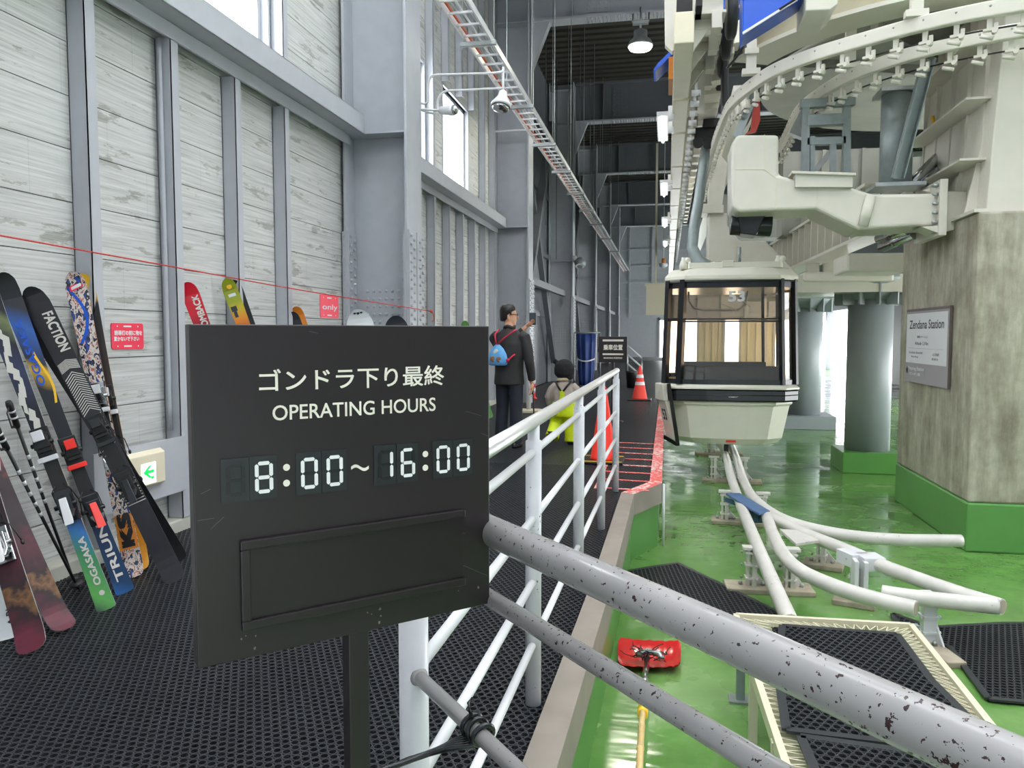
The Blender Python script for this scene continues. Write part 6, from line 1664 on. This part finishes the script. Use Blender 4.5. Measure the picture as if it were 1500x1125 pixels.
for s, ky in ((-1, .0), (1, -.05)):
    m = MB(); m.loft([[W(s * .11 + a * math.cos(t), ky + .035 + b * math.sin(t), z) for t in [2 * math.pi * k / 16 for k in range(16)]] for z, a, b in ((.002, .045, .135), (.03, .05, .14), (.06, .046, .12), (.10, .042, .07))]); m.build('shoe', M['shoe'], man)
m = MB()
m.loft([[Hd(a * math.cos(t), b * math.sin(t) + c, z) for t in [2 * math.pi * k / 18 for k in range(18)]] for z, a, b, c in
        ((-.07, .060, .035, -.072), (-.04, .074, .068, -.045), (.02, .083, .082, -.034), (.06, .087, .100, -.018), (.10, .078, .094, -.014), (.135, .05, .064, -.014), (.148, .014, .02, -.014))])
[m.tube([Hd(s * .077, .028, .04), Hd(s * .076, .03, -.005)], [.012, .007], 6) for s in (-1, 1)]
m.build('hair', M['hair'], man, remesh=.008)
m = MB()
for s in (-1, 1): m.tube([Hd(s * .078, -.01, .008), Hd(s * .074, .06, .014), Hd(s * .056, .10, .012)], .0035, 6); m.tube([Hd(s * .034 + .024 * math.cos(t), .104, .008 + .018 * math.sin(t)) for t in [2 * math.pi * k / 14 for k in range(14)]], .003, 5, close=True)
m.build('glasses', M['black'], man)
ph_ = W(.175, .37, 1.60); m = MB(); m.obox(ph_, r_ * .96 + f_ * .28, f_ * .96 - r_ * .28, Z3, .085, .014, .155)
so2 = m.build('smartphone', paint('dark_teal_phone', S(44, 58, 66), .3, var=0), None, 'dark phone held up beside the face of the adult', 'phone', bevel=.003)
# drawstring bag on the back
bg = W(-.085, -.165, .98)
bag = empty('drawstring_bag', bg, 'light blue drawstring bag with red cords on the back of the adult', 'bag')
m = MB()
def bs(z, a, b): return [W(-.085 + a * math.cos(2 * math.pi * k / 20), -.172 + b * math.sin(2 * math.pi * k / 20), z) for k in range(20)]
m.loft([bs(1.02, .09, .03), bs(1.03, .125, .045), bs(1.08, .135, .058), bs(1.16, .115, .052), bs(1.23, .075, .035), bs(1.275, .03, .018), bs(1.285, .015, .012)])
m.build('pouch', paint('light_blue_nylon', S(106, 178, 236), .5, var=.1, scale=14, bump=.4), bag)
m = MB(); m.ball(W(-.12, -.222, 1.10), .05, 12, 8, (.9, .16, .8)); m.ball(W(-.05, -.222, 1.095), .04, 12, 8, (.9, .16, .9)); m.build('brown_patch', paint('brown_print', S(140, 96, 66), .6, var=.15, scale=30), bag)
m = MB(); m.ball(W(-.085, -.212, 1.18), .045, 12, 8, (1, .16, .9)); m.build('pale_patch', paint('pale_print', S(206, 216, 206), .6, var=.05), bag)
m = MB(); m.tube([W(-.08, -.185, 1.28), W(.0, -.165, 1.36), W(.08, -.14, 1.42), W(.115, -.06, 1.46)], .009, 8); m.tube([W(-.095, -.185, 1.28), W(-.12, -.165, 1.35), W(-.13, -.14, 1.41), W(-.12, -.05, 1.46)], .009, 8); m.tube([W(.04, -.195, 1.06), W(.09, -.17, 1.12), W(.13, -.14, 1.16)], .009, 8); m.ball(W(.06, -.20, 1.09), .022, 8, 6)
m.build('cords', paint('crimson_cord', S(206, 36, 72), .6, var=0), bag)
m = MB(); m.tube([W(.29, .06, .74), W(.295, .09, .40), W(.30, .12, .03)], .009, 8); m.tube([W(.288, .055, .76), W(.287, .05, .66)], .016, 8); m.build('walking_pole', M['black'], None, 'thin black pole held in the lowered hand of the adult', 'pole')

# ---- child in yellow-green bib trousers, from behind
o, W, r_, f_ = frame(826, 651, 0.0, math.radians(4))
kid = empty('person', (o.x, o.y, 0), 'child in black hat and yellow-green bib trousers walking away', 'person')
m = MB()
m.loft([[W(a * math.cos(t), b * math.sin(t) + .01, z) for t in [2 * math.pi * k / 16 for k in range(16)]] for z, a, b in ((.82, .035, .04), (.86, .065, .08), (.93, .08, .095), (1.0, .07, .085), (1.04, .03, .04))])
m.ball(W(0, .105, .91), .014, 8, 6); m.tube([W(-.02, .098, .875), W(.02, .098, .875)], .006, 6)
for s in (-1, 1): m.ball(W(s * .083, .0, .91), .022, 8, 6, (.4, .8, 1)); m.ball(W(s * .028, .094, .935), .012, 8, 6)
m.tube([W(0, 0, .72), W(0, 0, .86)], [.05, .042], 12)
m.loft([ell(W, 0, 0, .78, .09, .065), ell(W, 0, 0, .68, .11, .08), ell(W, 0, 0, .5, .11, .085), ell(W, 0, 0, .42, .10, .08)])
for s, e, w_ in ((-1, W(-.20, .0, .60), W(-.20, .06, .47)), (1, W(.20, .02, .60), W(.20, .08, .48))):
    m.tube([W(s * .12, 0, .755), e, w_], [.035, .028, .02], 10); hand(m, W, w_, (0, .25, -1), f_, -r_ * s)
m.tube([W(-.06, 0, .42), W(-.09, .02, .25), W(-.10, -.10, .10)], [.055, .045, .035], 10); m.tube([W(.06, 0, .42), W(.075, .04, .23), W(.08, .02, .06)], [.055, .045, .035], 10)
m.build('body', M['skin'], kid, remesh=.0065)
top = paint('taupe_fleece', S(176, 164, 154), .85, var=.1, scale=20, bump=.4)
m = MB(); m.loft([ell(W, 0, 0, .42, .13, .11), ell(W, 0, 0, .52, .15, .12), ell(W, 0, 0, .66, .145, .115), ell(W, 0, 0, .76, .12, .09), ell(W, 0, .0, .81, .065, .06)])
m.tube([W(-.10, 0, .76), W(-.16, 0, .70), W(-.205, .0, .60), W(-.20, .05, .50)], [.05, .055, .052, .042], 12); m.tube([W(.10, 0, .76), W(.16, 0, .70), W(.205, .02, .60), W(.20, .07, .51)], [.05, .055, .052, .042], 12)
m.build('sweater', top, kid, remesh=.010)
lime = paint('fluorescent_yellow_green', S(206, 226, 10), .55, var=.07, scale=12, bump=.5)
m = MB(); m.loft([ell(W, 0, 0, .36, .15, .13), ell(W, 0, 0, .46, .158, .132), ell(W, 0, 0, .55, .152, .126)])
m.tube([W(-.075, 0, .40), W(-.10, .02, .26), W(-.12, -.07, .16), W(-.13, -.13, .10)], [.098, .092, .088, .092], 14); m.tube([W(.075, 0, .40), W(.09, .03, .24), W(.095, .02, .12), W(.095, .01, .035)], [.098, .09, .088, .092], 14)
m.box(W(-.035, -.135, .53), W(.035, -.118, .70)); m.build('bib_trousers', lime, kid, remesh=.010)
m = MB()
for s in (-1, 1): m.tube([W(s * .015, -.128, .69), W(s * .06, -.118, .755), W(s * .095, -.07, .80), W(s * .085, .02, .805), W(s * .06, .10, .74)], .013, 8, flat=.5)
m.build('braces', M['black'], kid)
m = MB(); m.loft([[W(a * math.cos(t) + .0, b * math.sin(t) - .005, z) for t in [2 * math.pi * k / 18 for k in range(18)]] for z, a, b in ((.855, .088, .085), (.90, .125, .12), (.97, .128, .125), (1.03, .112, .112), (1.075, .065, .065), (1.09, .02, .02))])
m.ball(W(-.115, -.02, 1.06), .035, 10, 8); m.ball(W(.075, -.04, .86), .05, 10, 8, (1, .8, .7)); m.build('hat', paint('black_fleece', S(28, 28, 32), .9, var=.2, scale=30, bump=.5), kid, remesh=.009)
m = MB(); m.tube([W(.0 + .075 * math.cos(t), .0 + .075 * math.sin(t), .835 + .008 * math.cos(t)) for t in [2 * math.pi * k / 16 for k in range(16)]], .02, 8, close=True); m.build('collar', paint('cream_collar', S(222, 204, 176), .8, var=0), kid)
for x, y, z, t in ((-.13, -.16, .06, .6), (.095, .03, .0, 0)):
    m = MB(); q = [W(x, y - .06, z + .03 + t * .05), W(x, y + .02, z + .045), W(x, y + .11, z + .04 - t * .03)]; m.tube(q, [.045, .05, .04], 12); m.tube([q[1], q[1] + Z3 * .08], [.048, .055], 12); m.build('boot', M['shoe'], kid)
mit = empty('mitten_pair', W(-.215, .06, .38), 'patterned white, blue and green mittens hanging from the hand of the child', 'mittens')
m = MB(); m.tube([W(-.20, .075, .44), W(-.215, .06, .38), W(-.235, .05, .30)], [.025, .05, .045], 12); m.ball(W(-.265, .05, .34), .028, 8, 6); m.build('mitten', mat_splatter('mitten_print', [(0, S(40, 60, 110)), (.42, S(220, 226, 226)), (.52, S(90, 150, 60)), (.58, S(70, 130, 180)), (.64, S(230, 230, 220))], .7, 18), mit)
m = MB(); m.tube([W(-.235, .04, .42), W(-.27, .03, .34), W(-.28, .02, .27)], [.025, .05, .042], 12); m.build('mitten', mit.children[0].data.materials[0] if mit.children else M['white'], mit)

# ================================================================== THINGS ALONG THE FAR WALKWAY
def cone(label, px, py, h, rb, mt, base, stripes=0, group=None):
    p = at_z(px, py, .003); r = empty('traffic_cone', p, label, 'traffic cone', group)
    m = MB(); m.lathe(p + Z3 * .03, [(rb, 0), (rb * .92, .02), (.03, h - .03), (.02, h)], 28); m.build('cone', mt, r)
    m = MB(); m.box((p.x - rb * 1.45, p.y - rb * 1.45, .002), (p.x + rb * 1.45, p.y + rb * 1.45, .032)); m.build('base', base, r, bevel=.01)
    for k in range(stripes):
        z = h * (.42 + .22 * k); a = rb * .92 + (.03 - rb * .92) * (z / h); b = rb * .92 + (.03 - rb * .92) * ((z + h * .10) / h)
        m = MB(); m.lathe(p + Z3 * (.03 + z), [(a + .004, 0), (b + .004, h * .10)], 28, False); m.build('reflective_band', M['white'], r)
    return r, p
M['conered'] = paint('fluorescent_red', S(255, 58, 40), .45, var=.03)
r, p = cone('tall fluorescent red cone on black base behind the railing end', 884, 676, .80, .155, M['conered'], M['black'])
for s in (-1, 1):
    m = MB(); m.box((p.x - .21, p.y + s * .20 - .02, .033), (p.x + .21, p.y + s * .20 + .02, .036)); m.build('yellow_edge', M['yellow'], r)
cone('red and white striped cone far down the walkway', 937, 586, .70, .17, paint('cone_red', S(226, 62, 50), .5, var=.05), M['black'], 2)

pq = at_y(898, 512, 12.4); z_ = pq.z
bs_ = empty('boarding_sign', (pq.x, 12.4, 0), 'black boarding position sign on a post near the far cone', 'sign')
m = MB(); m.box((pq.x - .225, 12.395, z_ - .205), (pq.x + .225, 12.42, z_ + .205)); m.build('panel', M['signblack'], bs_, bevel=.002)
m = MB(); m.box((pq.x - .02, 12.42, .02), (pq.x + .02, 12.45, z_ + .1)); m.build('post', M['signblack'], bs_)
m = MB(); m.lathe((pq.x, 12.43, .002), [(.17, 0), (.17, .012), (.03, .02)], 24); m.build('base_plate', M['signblack'], bs_)
letters('lettering', '乗車位置', M['ivory'], (pq.x, 12.3945, z_ + .035), X3, Z3, .30, .085, bs_, .03)
m = MB()
for dz, w, h in ((.145, .165, .016), (-.075, .165, .014)): m.box((pq.x - w, 12.393, z_ + dz - h), (pq.x + w, 12.395, z_ + dz + h))
m.build('rule_bars', M['ivory'], bs_)
letters('small_lettering', 'BOARDING POSITION', M['ivory'], (pq.x, 12.3945, z_ - .135), X3, Z3, .29, .026, bs_, .03)

p = at_z(776, 604, 0.003); st = empty('stanchion', p, 'white and red post on a tan square base by the second column', 'stanchion')
m = MB(); m.box((p.x - .19, p.y - .19, .002), (p.x + .19, p.y + .19, .055)); m.build('base', M['boxcream'], st, bevel=.01)
m = MB(); m.cyl((p.x - .02, p.y, .05), (p.x - .02, p.y, 1.25), .04, 16); m.build('post', M['white'], st)
m = MB(); m.lathe((p.x - .02, p.y - .045, 1.12), [(.05, 0), (.05, .01)], 14, True, (0, -1, 0)); m.build('red_disc', M['red'], st)
p = at_z(781, 584, 0.003); m = MB(); m.tube([(p.x, p.y, .003), (p.x, p.y, .05), (p.x, p.y, .62)], [.10, .05, .045], 14); o = m.build('delineator_post', M['red'], None, 'short red and white post beside the tan square base', 'post')
m = MB()
for z in (.14, .34): m.cyl((p.x, p.y, z), (p.x, p.y, z + .1), .0515, 14)
m.build('white_band', M['white'], o)

# blue tarpaulin tied to a column
Yt = 21.3; a, b = at_y(846, 540, Yt), at_y(871, 540, Yt); cx = (a.x + b.x) / 2; hw_ = (b.x - a.x) / 2
tp = empty('blue_tarpaulin', (cx, Yt, 0), 'gathered blue tarpaulin tied with a pale band between two columns', 'tarpaulin')
m = MB(); rings = []
for z, k in ((.003, .70), (.15, .78), (.35, .86), (.62, .90), (.70, .85), (.80, .92), (1.1, 1.0), (1.42, 1.02)):
    rings.append([Vector((cx + hw_ * k * (1 + .12 * math.sin(6 * t + z)) * math.cos(t), Yt + .22 * k * (1 + .2 * math.sin(7 * t)) * math.sin(t), z)) for t in [2 * math.pi * i / 48 for i in range(48)]])
m.loft(rings); m.build('cloth', M['bluecloth'], tp)
m = MB(); m.tube([(cx + hw_ * .96 * math.cos(t), Yt + .26 * math.sin(t), .70 + .03 * math.cos(2 * t)) for t in [2 * math.pi * i / 24 for i in range(24)]], .02, 6, close=True); m.build('tie_band', M['white'], tp)
m = MB(); m.cyl((cx - hw_ - .1, Yt, 1.45), (cx + hw_ + .15, Yt, 1.45), .02, 8); m.cyl((cx - hw_ - .1, Yt, 0), (cx - hw_ - .1, Yt, 1.45), .02, 8); m.cyl((cx + hw_ + .15, Yt, 0), (cx + hw_ + .15, Yt, 1.45), .02, 8); m.build('hanging_bar', M['galv'], tp)
p = at_z(925, 568, .003); m = MB(); m.lathe(p, [(.12, 0), (.15, .40), (.16, .44), (.14, .44)], 24); m.build('waste_bin', M['black'], None, 'dark waste bin standing behind the striped cone', 'bin')
p = at_z(934, 556, .003); hr = empty('stair_handrail', p, 'white sloping handrail at the far end behind the bin', 'handrail')
for k in range(3):
    m = MB(); z = 1.05 - .28 * k; m.tube([(p.x - .32, p.y, z), (p.x + .12, p.y, z - .38)], .03, 8); m.build('sloping_rail', M['white'], hr)
for x, z in ((-.32, 1.1), (.12, .72)):
    m = MB(); m.cyl((p.x + x, p.y, 0), (p.x + x, p.y, z), .025, 8); m.build('post', M['galv'], hr)
m = MB(); q = at_y(960, 440, 30); m.box((q.x - .35, 30, q.z - .55), (q.x + .35, 30.3, q.z + .6)); m.box((q.x - .4, 29.95, q.z + .55), (q.x + .4, 30.3, q.z + .65)); m.bar((q.x, 30.15, q.z + .6), (q.x, 30.15, 8.6), .08, .08); m.build('control_cabinet', M['boxcream'], None, 'pale cabinet hung over the far gate opening', 'cabinet')
